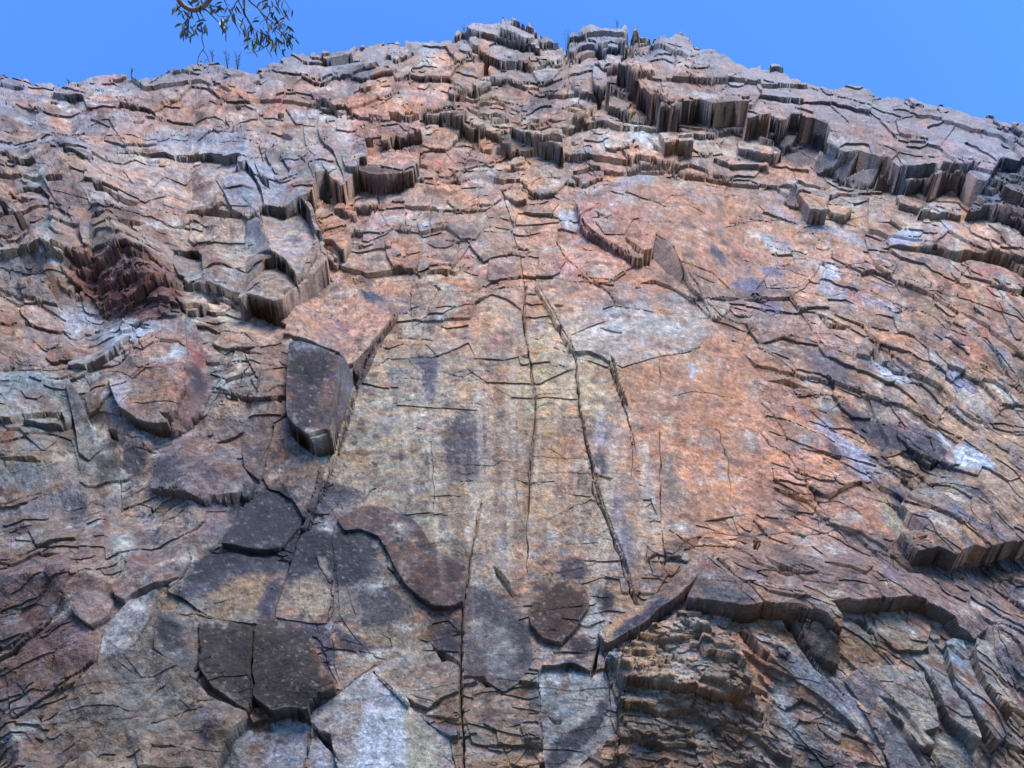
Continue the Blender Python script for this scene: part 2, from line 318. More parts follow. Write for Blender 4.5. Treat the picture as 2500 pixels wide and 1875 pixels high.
S('rock_slab', [(700,790,16),(745,735,8),(800,690,4),(860,690,6),(905,715,12),(958,752,18),(968,760,20),(948,789,22),(925,815,22),(900,845,22),(878,870,20),(850,885,18),(838,860,16),(765,838,14),(700,838,14),(650,810,12)], 0, 'broad pink orange slab above the black block', rgb=(168,134,114), cat='rock slab', idw=True, rough_=.45)
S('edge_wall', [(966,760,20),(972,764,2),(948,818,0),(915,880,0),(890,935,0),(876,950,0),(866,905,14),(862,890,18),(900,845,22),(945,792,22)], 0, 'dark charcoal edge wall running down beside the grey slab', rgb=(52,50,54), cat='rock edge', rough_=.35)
# ---- the black block
S('black_block', [(706,842,44),(735,838,48),(770,839,54),(805,848,60),(834,862,64),(828,910,64),(820,970,64),(808,1043,64),(770,1058,60),(733,1073,56),(708,1050,48),(700,1000,44),(698,930,42),(702,880,42)], 0, 'big square black stained block jutting from the middle of the wall', rgb=(66,58,58), cat='rock block', rough_=.45)
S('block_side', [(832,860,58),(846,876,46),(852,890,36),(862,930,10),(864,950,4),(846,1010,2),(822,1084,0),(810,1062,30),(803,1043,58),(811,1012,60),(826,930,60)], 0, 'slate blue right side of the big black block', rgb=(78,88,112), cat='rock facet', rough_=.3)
S('rock_block', [(600,870),(650,855),(698,850),(698,880),(696,960),(665,968),(630,972),(604,968)], 12, 'brown cracked block left of the big black block', rgb=(128,106,92), cat='rock block', rough_=.7)
S('rock_slab', [(520,838),(560,800),(615,765),(655,778),(700,800),(690,838),(650,856),(600,862),(560,856)], 10, 'pale orange cracked slab up and left of the black block', rgb=(172,142,122), cat='rock slab', rough_=.4)
S('rock_block', [(550,870),(595,872),(632,940),(630,972),(590,968),(545,955),(530,910)], 4, rgb=(140,136,124), rough_=.8)
S('rock_block', [(610,1050),(650,1040),(668,1034),(664,1080),(650,1140),(630,1165),(596,1140),(590,1090)], 8, 'dark speckled wedge of rock left of the narrow slot', rgb=(96,88,88), cat='rock block', rough_=.6)
S('rock_block', [(668,1042),(700,1052),(730,1085),(775,1120),(782,1136),(770,1180),(745,1262),(720,1240),(690,1200),(655,1185),(640,1160),(655,1110)], 12, 'brown speckled slab under the foot of the black block', rgb=(108,92,82), cat='rock slab', rough_=.6)
S('rock_rib', [(780,1138,16),(790,1150,6),(782,1200,4),(765,1260,2),(745,1296,2),(730,1290,14),(760,1215,18),(774,1160,18)], 0, 'thin dark rib of rock closing the slot below the black block', rgb=(62,60,66), cat='rock edge')
# ---- centre slabs
S('right_slab', [(1308,702,10),(1330,735,13),(1345,760,14),(1368,808,14),(1390,850,15),(1403,858,15),(1440,860,15),(1470,874,15),(1488,886,15),(1495,896,14),(1498,925,12),(1512,950,11),(1516,975,9),(1527,1000,8),(1542,1050,4),(1560,1150,2),(1620,1300,0),(1900,1250,0),(1850,900,0),(1700,740,0),(1600,690,0),(1500,700,3),(1400,690,6),(1340,680,6)], 0, idw=True, ident=False, rough_=.34)
S('strip_slab', [(1404,878),(1440,885),(1490,905),(1500,935),(1514,965),(1525,1000),(1542,1055),(1550,1120),(1560,1190),(1590,1290),(1570,1400),(1555,1452),(1545,1440),(1520,1370),(1500,1310),(1478,1255),(1455,1190),(1440,1130),(1425,1060),(1410,985)], 7, 'long grey and cream strip slab right of the central crack edge', rgb=None, cat='rock slab', rough_=.3)
S('flake_layer', [(1403,496,22),(1409,515,24),(1418,540,25),(1434,562,25),(1460,574,25),(1480,588,26),(1505,600,26),(1530,618,26),(1545,630,26),(1588,634,26),(1595,600,26),(1602,572,26),(1625,585,26),(1645,606,26),(1660,640,25),(1669,662,24),(1682,692,20),(1694,712,18),(1720,735,8),(1830,730,0),(1900,640,0),(1800,520,0),(1640,440,0),(1500,440,4),(1440,470,12)], 20, idw=True, ident=False, rough_=.55)
S('flake_facet', [(1601,572,26),(1614,584,26),(1634,595,26),(1650,620,26),(1668,664,25),(1664,682,14),(1656,700,3),(1620,668,2),(1596,645,2),(1592,625,8)], 0, 'smooth grey facet on the left side of the orange flake', rgb=(108,102,104), cat='rock facet', rough_=.12, wob=1.2)
S('flake_edge', [(1404,496,24),(1410,515,24),(1420,542,25),(1434,562,25),(1460,574,25),(1480,588,26),(1505,600,26),(1530,618,26),(1540,628,26),(1532,636,4),(1500,630,3),(1470,606,3),(1440,582,3),(1418,556,3),(1404,525,3)], 0, 'ragged dark brown edge of the upper flake', rgb=(92,68,62), cat='rock edge', wob=5)
S('grey_slab', [(1475,790),(1470,760),(1500,752),(1560,758),(1640,770),(1700,770),(1728,812),(1700,850),(1610,870),(1520,900),(1490,885),(1440,862),(1400,850),(1394,820),(1440,800)], 13, rgb=(158,158,158), label='pale grey slab with blocky cracks above the small black roof', cat='rock slab', rough_=.4)
S('dome_slab', [(1160,745),(1200,722),(1235,735),(1270,760),(1282,830),(1292,880),(1270,870),(1230,880),(1160,870),(1135,820)], 6, 'cream and orange domed slab left of the centre crack', rgb=None, cat='rock slab', rough_=.35)
band([(1308,702),(1330,738),(1352,778),(1372,815),(1390,850),(1398,872),(1402,905),(1406,960),(1412,1000),(1420,1045),(1430,1085),(1442,1130),(1452,1175),(1466,1220),(1482,1262),(1498,1302),(1514,1345),(1528,1395),(1540,1435),(1552,1470)], 9, 0, 11, (112,80,66))
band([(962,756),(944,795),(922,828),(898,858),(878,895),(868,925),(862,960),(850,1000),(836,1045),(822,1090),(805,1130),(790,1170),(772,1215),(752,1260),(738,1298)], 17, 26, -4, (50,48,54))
band([(1488,888),(1496,915),(1503,940),(1512,962),(1522,996)], 12, -4, 6, (84,80,84))
band([(1356,592),(1380,628),(1408,655),(1430,682),(1458,702),(1484,718),(1498,745)], 7, 0, 6, (118,76,66))
band([(1172,1232),(1160,1290),(1147,1360),(1140,1420),(1127,1480),(1125,1600),(1124,1720),(1130,1800),(1130,1900)], 6, -8, 2, (88,74,66))
band([(1282,702),(1277,745),(1282,840),(1293,900),(1303,970),(1306,1010),(1300,1080),(1292,1150),(1288,1250)], 5, -6, 1, (120,92,78))
# ---- lower left ledges
S('rock_plate', [(364,1160),(400,1110),(430,1080),(484,1044),(530,1075),(575,1115),(617,1166),(605,1200),(560,1206),(522,1210),(495,1225),(468,1222),(420,1200),(364,1187)], 20, 'dark blue and brown plate with a black gap at its lower right', rgb=(112,100,98), cat='rock plate', rough_=.45)
S('rock_plate', [(600,1225),(640,1190),(680,1195),(715,1222),(740,1262),(730,1285),(690,1330),(640,1342),(545,1345),(570,1290)], 13, 'blue black faceted plate above the pale stained panels', rgb=(78,84,112), cat='rock plate', rough_=.3)
S('rock_facet', [(617,1168,18),(624,1178,4),(580,1260,2),(520,1350,0),(490,1385,0),(470,1440,0),(450,1400,10),(470,1340,12),(540,1260,12),(602,1203,16)], 0, rgb=(110,96,82), rough_=.4, ident=False)
S('stained_slab', [(500,1362),(560,1350),(640,1350),(700,1352),(706,1380),(690,1440),(665,1512),(610,1518),(560,1512),(530,1512),(450,1480),(415,1470),(440,1420)], 8, 'wide panel with a tan centre and dark blue stained edges', rgb=None, cat='rock panel', rough_=.25)
S('stained_slab', [(703,1350),(735,1300),(770,1285),(815,1282),(818,1400),(812,1490),(800,1520),(760,1520),(700,1518),(672,1512),(692,1440),(710,1380)], 6, 'narrow panel with a cream patch, right of the wide stained panel', rgb=None, cat='rock panel', rough_=.25)
S('stained_slab', [(820,1290),(880,1292),(925,1312),(942,1340),(945,1385),(985,1430),(1060,1482),(1075,1500),(1020,1570),(960,1612),(915,1600),(870,1560),(830,1500),(822,1400)], 5, 'rounded grey panel below the dark brown arch', rgb=None, cat='rock panel', rough_=.3)
S('brown_arch', [(822,1264),(850,1248),(885,1236),(925,1238),(964,1251),(1000,1262),(1021,1280),(1040,1312),(1059,1340),(1095,1362),(1135,1380),(1142,1400),(1134,1468),(1100,1482),(1060,1478),(1020,1452),(985,1420),(962,1380),(945,1345),(925,1310),(880,1290),(840,1290)], 19, 'dark brown arched slab sweeping down to the centre crack', rgb=(82,66,62), cat='rock slab', rough_=.45)
S('rock_slab', [(330,1165),(300,1200),(285,1240),(330,1250),(400,1240),(460,1230),(500,1240),(500,1275),(440,1330),(330,1365),(270,1390),(255,1300),(250,1220)], 6, rgb=(132,120,110), rough_=.5)
S('rock_slab', [(270,1428),(300,1395),(335,1352),(400,1335),(455,1332),(463,1372),(440,1412),(390,1432),(340,1440),(300,1462),(280,1450)], 18, 'purplish brown block above the grey wedge', rgb=(122,104,102), cat='rock block', rough_=.5)
S('rock_slab', [(170,1478),(205,1440),(262,1430),(272,1452),(258,1490),(215,1515),(185,1500)], 14, 'small pink grey block left of the purplish brown block', rgb=(138,122,118), cat='rock block', rough_=.5)
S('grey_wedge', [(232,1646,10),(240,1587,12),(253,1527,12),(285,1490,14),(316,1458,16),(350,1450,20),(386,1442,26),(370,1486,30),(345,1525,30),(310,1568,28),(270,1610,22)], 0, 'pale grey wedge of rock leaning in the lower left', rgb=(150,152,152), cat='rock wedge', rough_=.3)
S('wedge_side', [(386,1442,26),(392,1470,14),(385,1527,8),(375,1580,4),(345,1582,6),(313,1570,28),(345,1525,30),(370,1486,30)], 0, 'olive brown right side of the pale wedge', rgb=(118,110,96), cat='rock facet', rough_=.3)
S('rock_block', [(380,1527),(390,1510),(405,1500),(459,1506),(475,1520),(487,1545),(487,1615),(465,1636),(440,1622),(411,1603),(373,1575)], 16, 'rounded blue grey block right of the pale wedge', rgb=(92,92,94), cat='rock block', rough_=.45)
S('rock_block', [(490,1540),(500,1521),(538,1518),(580,1525),(612,1534),(616,1600),(614,1692),(596,1712),(560,1692),(513,1666),(488,1636)], 22, 'dark speckled block, left of the twin square blocks', rgb=(76,70,66), cat='rock block', rough_=.6)
S('rock_block', [(622,1560),(632,1528),(676,1521),(718,1528),(758,1546),(768,1572),(777,1603),(796,1635),(815,1660),(820,1695),(790,1715),(765,1727),(720,1728),(679,1730),(640,1712),(612,1690),(616,1620)], 27, 'black speckled block, right of the twin square blocks', rgb=(68,62,62), cat='rock block', rough_=.6)
S('foot_bulge', [(180,1700,16),(231,1655,20),(270,1618,22),(304,1600,24),(340,1590,24),(370,1592,24),(421,1622,26),(470,1650,28),(506,1685,30),(560,1705,30),(604,1719,30),(604,1740,30),(592,1758,30),(582,1799,30),(545,1850,30),(500,1990,30),(100,2100,26),(60,1900,20)], 24, 'big rounded grey brown bulge in the lower left corner', rgb=(124,114,102), cat='rock bulge', idw=True, rough_=.6)
S('rock_slab', [(-400,1300),(0,1330),(110,1330),(180,1380),(190,1430),(150,1500),(110,1540),(0,1590),(-400,1640)], 10, 'reddish brown layered slab at the lower left edge', rgb=(112,92,86), rough_=.9, cat='rock slab')
S('rock_slab', [(0,1620),(60,1560),(130,1520),(200,1530),(236,1560),(232,1620),(190,1650),(110,1690),(20,1740)], 8, 'purple brown slab above the lower left corner', rgb=(120,96,92), rough_=.8, cat='rock slab')
S('rock_slab', [(70,1290),(90,1270),(150,1255),(210,1275),(190,1330),(130,1335),(85,1325)], 12, rgb=(118,112,104), rough_=.6)
S('pale_plate', [(560,1850),(612,1775),(640,1760),(700,1748),(735,1752),(765,1768),(760,1800),(748,1850),(740,1990),(500,1990)], -12, 'pale blue plate at the bottom edge, left of two', rgb=(146,166,194), cat='rock plate', rough_=.12)
S('pale_plate', [(768,1775),(790,1790),(806,1820),(822,1850),(830,1990),(745,1990),(755,1830)], -8, 'narrow pale blue plate at the bottom edge between two larger plates', rgb=(150,174,206), cat='rock plate', rough_=.12)
S('diamond_plate', [(757,1736),(780,1714),(809,1701),(840,1680),(870,1658),(908,1636),(930,1650),(965,1690),(1002,1727),(1040,1765),(1075,1793),(1102,1809),(1112,1900),(1115,1990),(850,1990),(835,1900),(815,1845),(808,1795),(780,1782),(758,1765)], 12, 'large pale diamond shaped plate at the bottom centre', rgb=(150,166,178), cat='rock plate', rough_=.2)
S('rock_flake', [(908,1632),(922,1624),(945,1652),(985,1690),(1000,1716),(995,1724),(960,1690),(925,1655)], 15, rgb=(160,166,166), rough_=.3)
S('rock_block', [(916,1619),(958,1603),(985,1590),(1011,1578),(1040,1592),(1075,1612),(1120,1622),(1122,1660),(1121,1692),(1085,1704),(1043,1727),(1010,1712),(983,1692),(950,1655)], 13, 'tan grey block pointing up, between diamond plate and centre crack', rgb=(132,128,116), cat='rock block', rough_=.5)
S('rock_flake', [(1005,1722),(1030,1745),(1065,1765),(1108,1788),(1122,1795),(1118,1806),(1095,1804),(1068,1788),(1035,1762)], 10, 'blue purple flake along the right edge of the diamond plate', rgb=(100,102,128), cat='rock flake')
# ---- lower centre
S('dark_slab', [(1134,1432),(1185,1430),(1200,1460),(1225,1495),(1262,1512),(1290,1530),(1302,1600),(1292,1640),(1262,1672),(1230,1690),(1200,1672),(1170,1660),(1134,1654)], 8, 'dark charcoal panel just right of the lower centre crack', rgb=(84,84,90), cat='rock panel', rough_=.35)
S('brown_block', [(1293,1500),(1300,1474),(1330,1465),(1358,1425),(1390,1414),(1415,1422),(1430,1438),(1440,1458),(1436,1483),(1420,1505),(1409,1527),(1390,1552),(1368,1572),(1327,1556),(1298,1530)], 16, 'dark brown rough block in the lower centre', rgb=(94,74,60), cat='rock block', rough_=.7)
S('pale_slab', [(1317,1650),(1325,1636),(1400,1632),(1445,1650),(1465,1640),(1480,1640),(1498,1700),(1508,1760),(1508,1800),(1470,1820),(1420,1860),(1335,1990),(1330,1870),(1320,1760)], 4, 'pale grey panel with a dark curved stripe', rgb=(132,142,148), cat='rock panel', rough_=.2)
S('rock_beam', [(1460,1540,30),(1490,1520,32),(1516,1500,32),(1560,1472,34),(1611,1440,36),(1660,1400,38),(1713,1356,40),(1719,1353,40),(1742,1372,44),(1710,1405,44),(1675,1440,44),(1640,1468,42),(1611,1488,42),(1575,1518,40),(1548,1535,38),(1500,1560,34),(1478,1568,32)], 36, 'long tan and blue rock beam slanting up to the right', rgb=None, cat='rock beam', rough_=.18, idw=True)
S('flake_plate', [(1719,1353,44),(1740,1366,44),(1770,1391,44),(1800,1420,44),(1827,1445,44),(1850,1470,44),(1862,1486,44),(1830,1492,44),(1801,1489,44),(1770,1480,44),(1738,1467,44),(1700,1458,44),(1680,1450,42),(1690,1425,44),(1705,1400,44)], 44, 'smooth blue grey triangular plate at the top of the slanting beam', rgb=(108,104,112), cat='rock plate', rough_=.15)
S('rubble_boulder', [(1479,1600,26),(1490,1580,30),(1530,1575,34),(1575,1545,34),(1602,1530,34),(1650,1518,34),(1690,1530,34),(1715,1560,34),(1738,1587,36),(1801,1616,38),(1825,1645,40),(1836,1673,42),(1820,1700,42),(1801,1711,42),(1757,1727,42),(1715,1722,42),(1675,1708,40),(1635,1695,38),(1596,1692,36),(1560,1685,34),(1530,1670,32),(1510,1640,30),(1505,1615,26)], 34, 'bulging boulder of crumbly tan rubble in the lower right centre', rgb=(146,132,118), cat='boulder', idw=True, rough_=2.0, wob=5)
S('rubble_slope', [(1508,1720,10),(1530,1690,10),(1600,1715,12),(1700,1735,14),(1790,1745,16),(1830,1720,20),(1870,1760,20),(1950,1850,16),(2010,1990,12),(1500,1990,6),(1505,1850,8)], 10, 'broken brown rubble slope at the bottom edge', rgb=(122,106,92), cat='rubble', idw=True, rough_=1.7, wob=5)
# ---- lower right
S('far_bulge', [(2210,1345,20),(2240,1352,44),(2265,1345,46),(2290,1337,46),(2310,1345,46),(2338,1356,46),(2360,1342,46),(2379,1334,46),(2405,1338,46),(2433,1334,46),(2500,1322,46),(2900,1300,46),(2900,900,0),(2450,1000,0),(2250,1180,2),(2150,1300,6)], 40, idw=True, ident=False, rough_=.6)
S('rock_lip', [(2022,1277,8),(2040,1284,12),(2075,1295,16),(2100,1302,17),(2130,1310,17),(2170,1326,15),(2240,1330,4),(2200,1260,0),(2100,1180,0),(2020,1220,0)], 12, idw=True, ident=False, rough_=.3)
S('brown_ledge', [(1745,1372,26),(1800,1340,12),(1900,1320,8),(2040,1350,10),(2200,1390,14),(2320,1430,20),(2420,1520,16),(2380,1560,18),(2340,1530,34),(2332,1503,40),(2290,1485,40),(2243,1468,40),(2200,1470,40),(2132,1480,40),(2080,1484,38),(2020,1490,36),(2050,1540,46),(2045,1560,46),(2010,1525,46),(1977,1508,46),(1940,1494,46),(1910,1487,46),(1880,1488,46),(1862,1486,44),(1827,1445,44),(1770,1391,40)], 36, 'brown ledge of rock whose front overhangs the lower right hollows', rgb=(128,108,98), cat='rock ledge', idw=True, rough_=.6)
S('hollow_facet', [(2130,1520),(2160,1500),(2200,1505),(2270,1575),(2250,1590),(2180,1590),(2140,1560)], 10, rgb=(138,138,118), rough_=.6)
S('hollow_facet', [(2200,1505),(2245,1500),(2272,1540),(2262,1572),(2215,1572),(2205,1545)], 12, 'orange brown speckled block inside the lower right hollow', rgb=(150,112,92), cat='rock block', rough_=.5)
S('brown_roof', [(1950,1545,14),(1968,1510,30),(2010,1525,34),(2046,1550,34),(2052,1570,30),(2050,1610,8),(2045,1625,6),(1990,1605,4),(1965,1590,4)], 0, 'dark brown hanging block under the ledge at the lower right', rgb=(84,72,58), cat='rock block', rough_=.5)
S('blue_plate', [(1911,1619,4),(1935,1605,4),(1958,1600,6),(2000,1635,6),(2072,1698,6),(2116,1746,6),(2164,1818,6),(2230,1950,4),(2200,1930,2),(2155,1815,2),(2022,1714,2),(1942,1666,2)], 4, 'smooth sky blue plate slanting to the bottom right', rgb=(118,140,176), cat='rock plate', rough_=.08, wob=1.2)
S('slate_plate', [(2056,1680,6),(2070,1660,6),(2100,1641,8),(2140,1665,14),(2180,1701,22),(2234,1777,24),(2300,1880,24),(2340,1990,20),(2220,1990,4),(2164,1818,2),(2116,1746,2)], 10, 'broad slate grey trough right of the sky blue plate', rgb=(96,104,122), cat='rock plate', rough_=.1, idw=True, wob=1.2)
S('pale_slab', [(2102,1640),(2148,1632),(2190,1630),(2218,1638),(2256,1641),(2275,1680),(2294,1723),(2313,1780),(2300,1795),(2259,1793),(2225,1750),(2180,1701),(2140,1662)], 27, 'pale green grey slab, leftmost of the lower right slabs', rgb=(140,148,146), cat='rock slab', rough_=.45)
S('pale_slab', [(2218,1613),(2260,1606),(2300,1603),(2312,1640),(2325,1682),(2360,1720),(2385,1765),(2405,1800),(2365,1775),(2322,1742),(2290,1690),(2256,1640)], 31, 'pale striped slab in the middle of the lower right slabs', rgb=(132,142,146), cat='rock slab', rough_=.45)
S('pale_slab', [(2303,1578),(2320,1570),(2345,1572),(2379,1666),(2420,1720),(2468,1780),(2440,1815),(2400,1780),(2360,1720),(2328,1680),(2315,1630)], 35, 'blue grey slab with black slits, right of the lower right slabs', rgb=(126,136,146), cat='rock slab', rough_=.5)
S('pale_slab', [(2372,1580),(2400,1580),(2450,1660),(2480,1720),(2475,1735),(2440,1725),(2400,1680),(2378,1630)], 38, 'cream crumbly slab beside the right edge at the bottom', rgb=(160,156,136), cat='rock slab', rough_=.8)
S('pale_slab', [(2250,1800),(2300,1790),(2340,1815),(2365,1850),(2420,1990),(2340,1990),(2300,1880)], 18, rgb=(126,134,130), rough_=.4)
S('corner_slab', [(2440,1422),(2460,1430),(2500,1432),(2600,1460),(2600,1560),(2500,1485),(2470,1458)], 14, 'thin dark blue plate at the right edge', rgb=(92,102,126), cat='rock plate', rough_=.2)
S('seam_block', [(1795,1320),(1812,1300),(1840,1310),(1856,1330),(1836,1344),(1818,1340),(1800,1335)], 10, rgb=(112,90,74), rough_=.7)
S('seam_block', [(1618,1340),(1630,1322),(1670,1318),(1706,1328),(1700,1345),(1668,1350),(1660,1372),(1625,1366)], 9, 'rough dark brown block where the centre slabs end', rgb=(98,78,66), cat='rock block', rough_=.8)

PITS = [  # (outline in the photo, depth)  deep gaps and notches
 ([(1160,192),(1176,176),(1184,150),(1195,152),(1194,172),(1199,186),(1180,188)],40),([(945,272),(975,274),(981,300),(968,298),(955,292)],18),([(1008,279),(1040,281),(1036,292),(1010,291)],18),([(891,338),(911,337),(912,361),(896,360)],26),
 ([(1010,438),(1040,441),(1022,446),(1008,446)],16),([(1072,444),(1110,443),(1127,450),(1125,453),(1100,449)],14),
 ([(764,450),(785,455),(800,476),(812,495),(806,500),(782,488),(770,470)],26),([(784,596),(806,606),(832,625),(842,638),(834,636),(812,618),(792,605)],12),
 ([(1070,300),(1085,302),(1088,312),(1070,310)],14),([(108,430),(130,424),(152,428),(152,440),(115,443)],18),
 ([(224,447),(245,450),(275,468),(316,488),(342,494),(332,502),(310,506),(285,494),(260,470),(234,466)],9),
 ([(627,427),(652,434),(661,462),(640,450)],12),([(635,505),(642,498),(646,518)],12),
 ([(405,515),(440,520),(480,512),(520,508),(575,520),(590,533),(540,532),(480,524)],14),
 ([(250,530),(290,533),(330,538),(358,545),(340,552),(318,550),(285,540)],14),([(215,536),(235,515),(262,512),(240,530)],12),
 ([(30,515),(55,520),(68,555),(55,565),(40,550)],22),([(0,490),(15,500),(22,525),(8,520)],16),
 ([(1052,662),(1075,658),(1098,655),(1100,662),(1088,676),(1075,668),(1060,668)],20),([(1272,868),(1296,866),(1295,876),(1282,876)],12),
 ([(1573,610),(1596,606),(1594,632),(1585,634),(1570,626)],26),([(1420,520),(1440,508),(1455,505),(1440,515),(1425,522)],16),([(1445,510),(1470,522),(1486,530),(1466,528)],12),
 ([(1524,578),(1545,590),(1572,612),(1568,622),(1545,606),(1528,590)],12),
 ([(1394,430),(1412,434),(1424,450),(1440,455),(1430,460),(1412,456)],18),([(1432,1160),(1470,1162),(1500,1165),(1488,1175),(1470,1168)],9),
 ([(1866,930),(1920,926),(1975,948),(1940,948),(1910,940)],16),([(2195,1148),(2215,1158),(2234,1164),(2222,1170),(2205,1162)],20),
 ([(2240,1310),(2268,1302),(2262,1312),(2246,1316)],12),([(1840,1318),(1858,1328),(1850,1344),(1838,1342)],16),([(1868,1358),(1900,1372),(1950,1392),(1948,1400),(1910,1392),(1880,1375)],14),
 ([(655,966),(690,963),(688,985),(668,976)],30),([(520,1208),(560,1204),(592,1200),(590,1214),(562,1215),(545,1210)],24),([(730,1065),(800,1045),(812,1088),(762,1108)],6),
 ([(862,905),(872,915),(874,950),(866,950),(861,930)],14),([(264,1045),(285,1050),(292,1078),(270,1072)],26),([(385,1005),(412,1008),(416,1024),(400,1020)],24),
 ([(1050,1570),(1075,1588),(1100,1600),(1122,1618),(1120,1624),(1090,1612),(1080,1618),(1068,1598)],18),([(1127,1648),(1180,1652),(1200,1678),(1188,1680),(1165,1658),(1130,1656)],16),
 ([(1205,1380),(1225,1395),(1245,1425),(1258,1455),(1250,1460),(1228,1435),(1210,1405)],14),([(612,1700),(625,1706),(640,1728),(612,1728)],22),([(680,1732),(765,1729),(758,1742),(715,1738),(690,1740)],18),
 ([(762,1772),(780,1785),(800,1795),(824,1848),(832,1862),(812,1840),(788,1818)],22),([(607,1715),(612,1730),(606,1755),(598,1752)],16),
 ([(1445,1622),(1460,1580),(1466,1570),(1462,1600),(1455,1640),(1442,1662),(1438,1650)],30),([(1335,1745),(1352,1755),(1372,1757),(1370,1768),(1350,1768)],14),
 ([(1700,1455),(1745,1474),(1800,1492),(1862,1492),(1900,1500),(1888,1516),(1850,1512),(1800,1545),(1760,1535),(1715,1500)],6),
 ([(1800,1545),(1815,1540),(1850,1565),(1880,1600),(1900,1622),(1870,1615),(1830,1585)],22),([(1905,1505),(1930,1500),(1962,1560),(1970,1585),(2010,1640),(2056,1690),(2075,1705),(2040,1680),(1985,1630),(1950,1580)],28),
 ([(1990,1602),(2030,1615),(2050,1660),(2020,1650),(2000,1625)],14),([(2060,1508),(2100,1512),(2140,1545),(2125,1552),(2090,1525)],14),([(2310,1575),(2325,1572),(2360,1610),(2350,1612),(2330,1595)],20),
 ([(2300,1610),(2312,1625),(2330,1665),(2355,1710),(2345,1705),(2320,1665)],20),([(2256,1645),(2265,1650),(2290,1710),(2285,1712),(2268,1680)],16),([(2365,1725),(2400,1760),(2430,1800),(2500,1830),(2560,1860),(2500,1845),(2420,1812)],26),
 ([(2143,1695),(2180,1708),(2215,1735),(2250,1790),(2290,1850),(2320,1900),(2300,1900),(2262,1840),(2225,1780),(2180,1735)],6),([(2160,1730),(2200,1760),(2262,1870),(2250,1870),(2200,1800)],8),
 ([(1465,1870),(1500,1868),(1520,1890),(1460,1895)],18),([(1320,1862),(1332,1868),(1330,1890),(1315,1885)],14),([(470,1635),(483,1622),(487,1635),(478,1642)],16),([(92,1745),(106,1745),(100,1775),(94,1762)],12),
 ([(640,1200),(648,1195),(640,1215),(605,1262),(580,1320),(600,1255)],0),([(1395,345),(1405,348),(1402,358),(1396,356)],10),([(1240,378),(1262,374),(1300,382),(1298,394),(1262,388)],0),
 ([(1518,300),(1508,268),(1512,262),(1525,280),(1555,272),(1550,282),(1530,286),(1525,300)],24),([(1430,290),(1440,270),(1468,250),(1478,262),(1460,270),(1440,292)],8),([(1405,250),(1430,264),(1428,272),(1412,262)],16),
 ([(1535,96),(1548,102),(1552,112),(1534,112)],22),([(1510,104),(1526,106),(1524,124),(1508,120)],14),([(1380,185),(1395,205),(1398,220),(1388,205)],18),([(1455,138),(1480,135),(1478,145),(1458,148)],14),([(1385,145),(1420,153),(1418,157),(1386,150)],10),
 ([(870,115),(892,117),(884,127),(872,122)],14),([(968,107),(990,108),(985,115),(975,114)],14),([(180,207),(205,203),(195,212),(183,212)],12),([(120,245),(146,252),(138,256),(118,252)],12),([(155,243),(188,252),(170,252)],10),([(323,298),(355,292),(348,303),(330,303)],14),
 ([(612,198),(636,198),(630,206),(616,204)],12),([(575,258),(590,262),(585,270),(576,268)],16),([(676,278),(694,276),(692,288),(680,290)],18),([(0,200),(30,208),(70,218),(40,222),(0,212)],8),([(878,222),(896,228),(890,230)],12),
 ([(846,286),(866,288),(864,293),(850,291)],12),([(890,275),(925,282),(935,287),(905,284)],10),([(165,715),(200,700),(212,705),(190,715)],14),([(160,706),(210,698),(190,714)],12),([(60,785),(82,790),(75,798),(58,795)],18),([(0,905),(30,893),(40,900),(15,910)],18),
 ([(450,762),(494,752),(494,770),(470,772)],16),([(500,735),(535,728),(538,745),(520,742)],18),([(580,852),(600,858),(655,862),(640,866),(600,864)],12),([(0,1115),(80,1112),(100,1130),(60,1128),(0,1122)],12),([(0,1020),(60,1010),(150,1005),(160,1030),(150,1040),(140,1020),(60,1022),(0,1035)],12),
 ([(75,1320),(90,1330),(136,1335),(130,1340),(95,1338)],16),([(90,1355),(115,1348),(150,1350),(110,1362)],12),([(1640,860),(1700,848),(1712,848),(1700,852)],6),([(1458,798),(1518,812),(1516,816),(1480,810)],10),([(1352,742),(1378,745),(1370,752),(1355,750)],8),([(1548,700),(1570,702),(1562,706),(1550,705)],10),
 ([(2340,640),(2360,650),(2372,672),(2352,660)],2),([(2232,612),(2290,614),(2320,622),(2370,618),(2440,625),(2510,660),(2510,680),(2440,650),(2370,634),(2340,642),(2300,628),(2260,620)],14),([(2400,698),(2440,700),(2510,708),(2510,722),(2460,712)],18),([(2120,860),(2135,850),(2150,870),(2160,900),(2140,880)],14),([(1990,765),(2030,790),(2068,800),(2060,806),(2020,802)],8),
 ([(1862,340),(1870,330),(1876,300),(1885,296),(1880,330)],0),([(2198,455),(2120,466),(2110,468),(2180,462),(2280,458),(2280,462)],8),
]

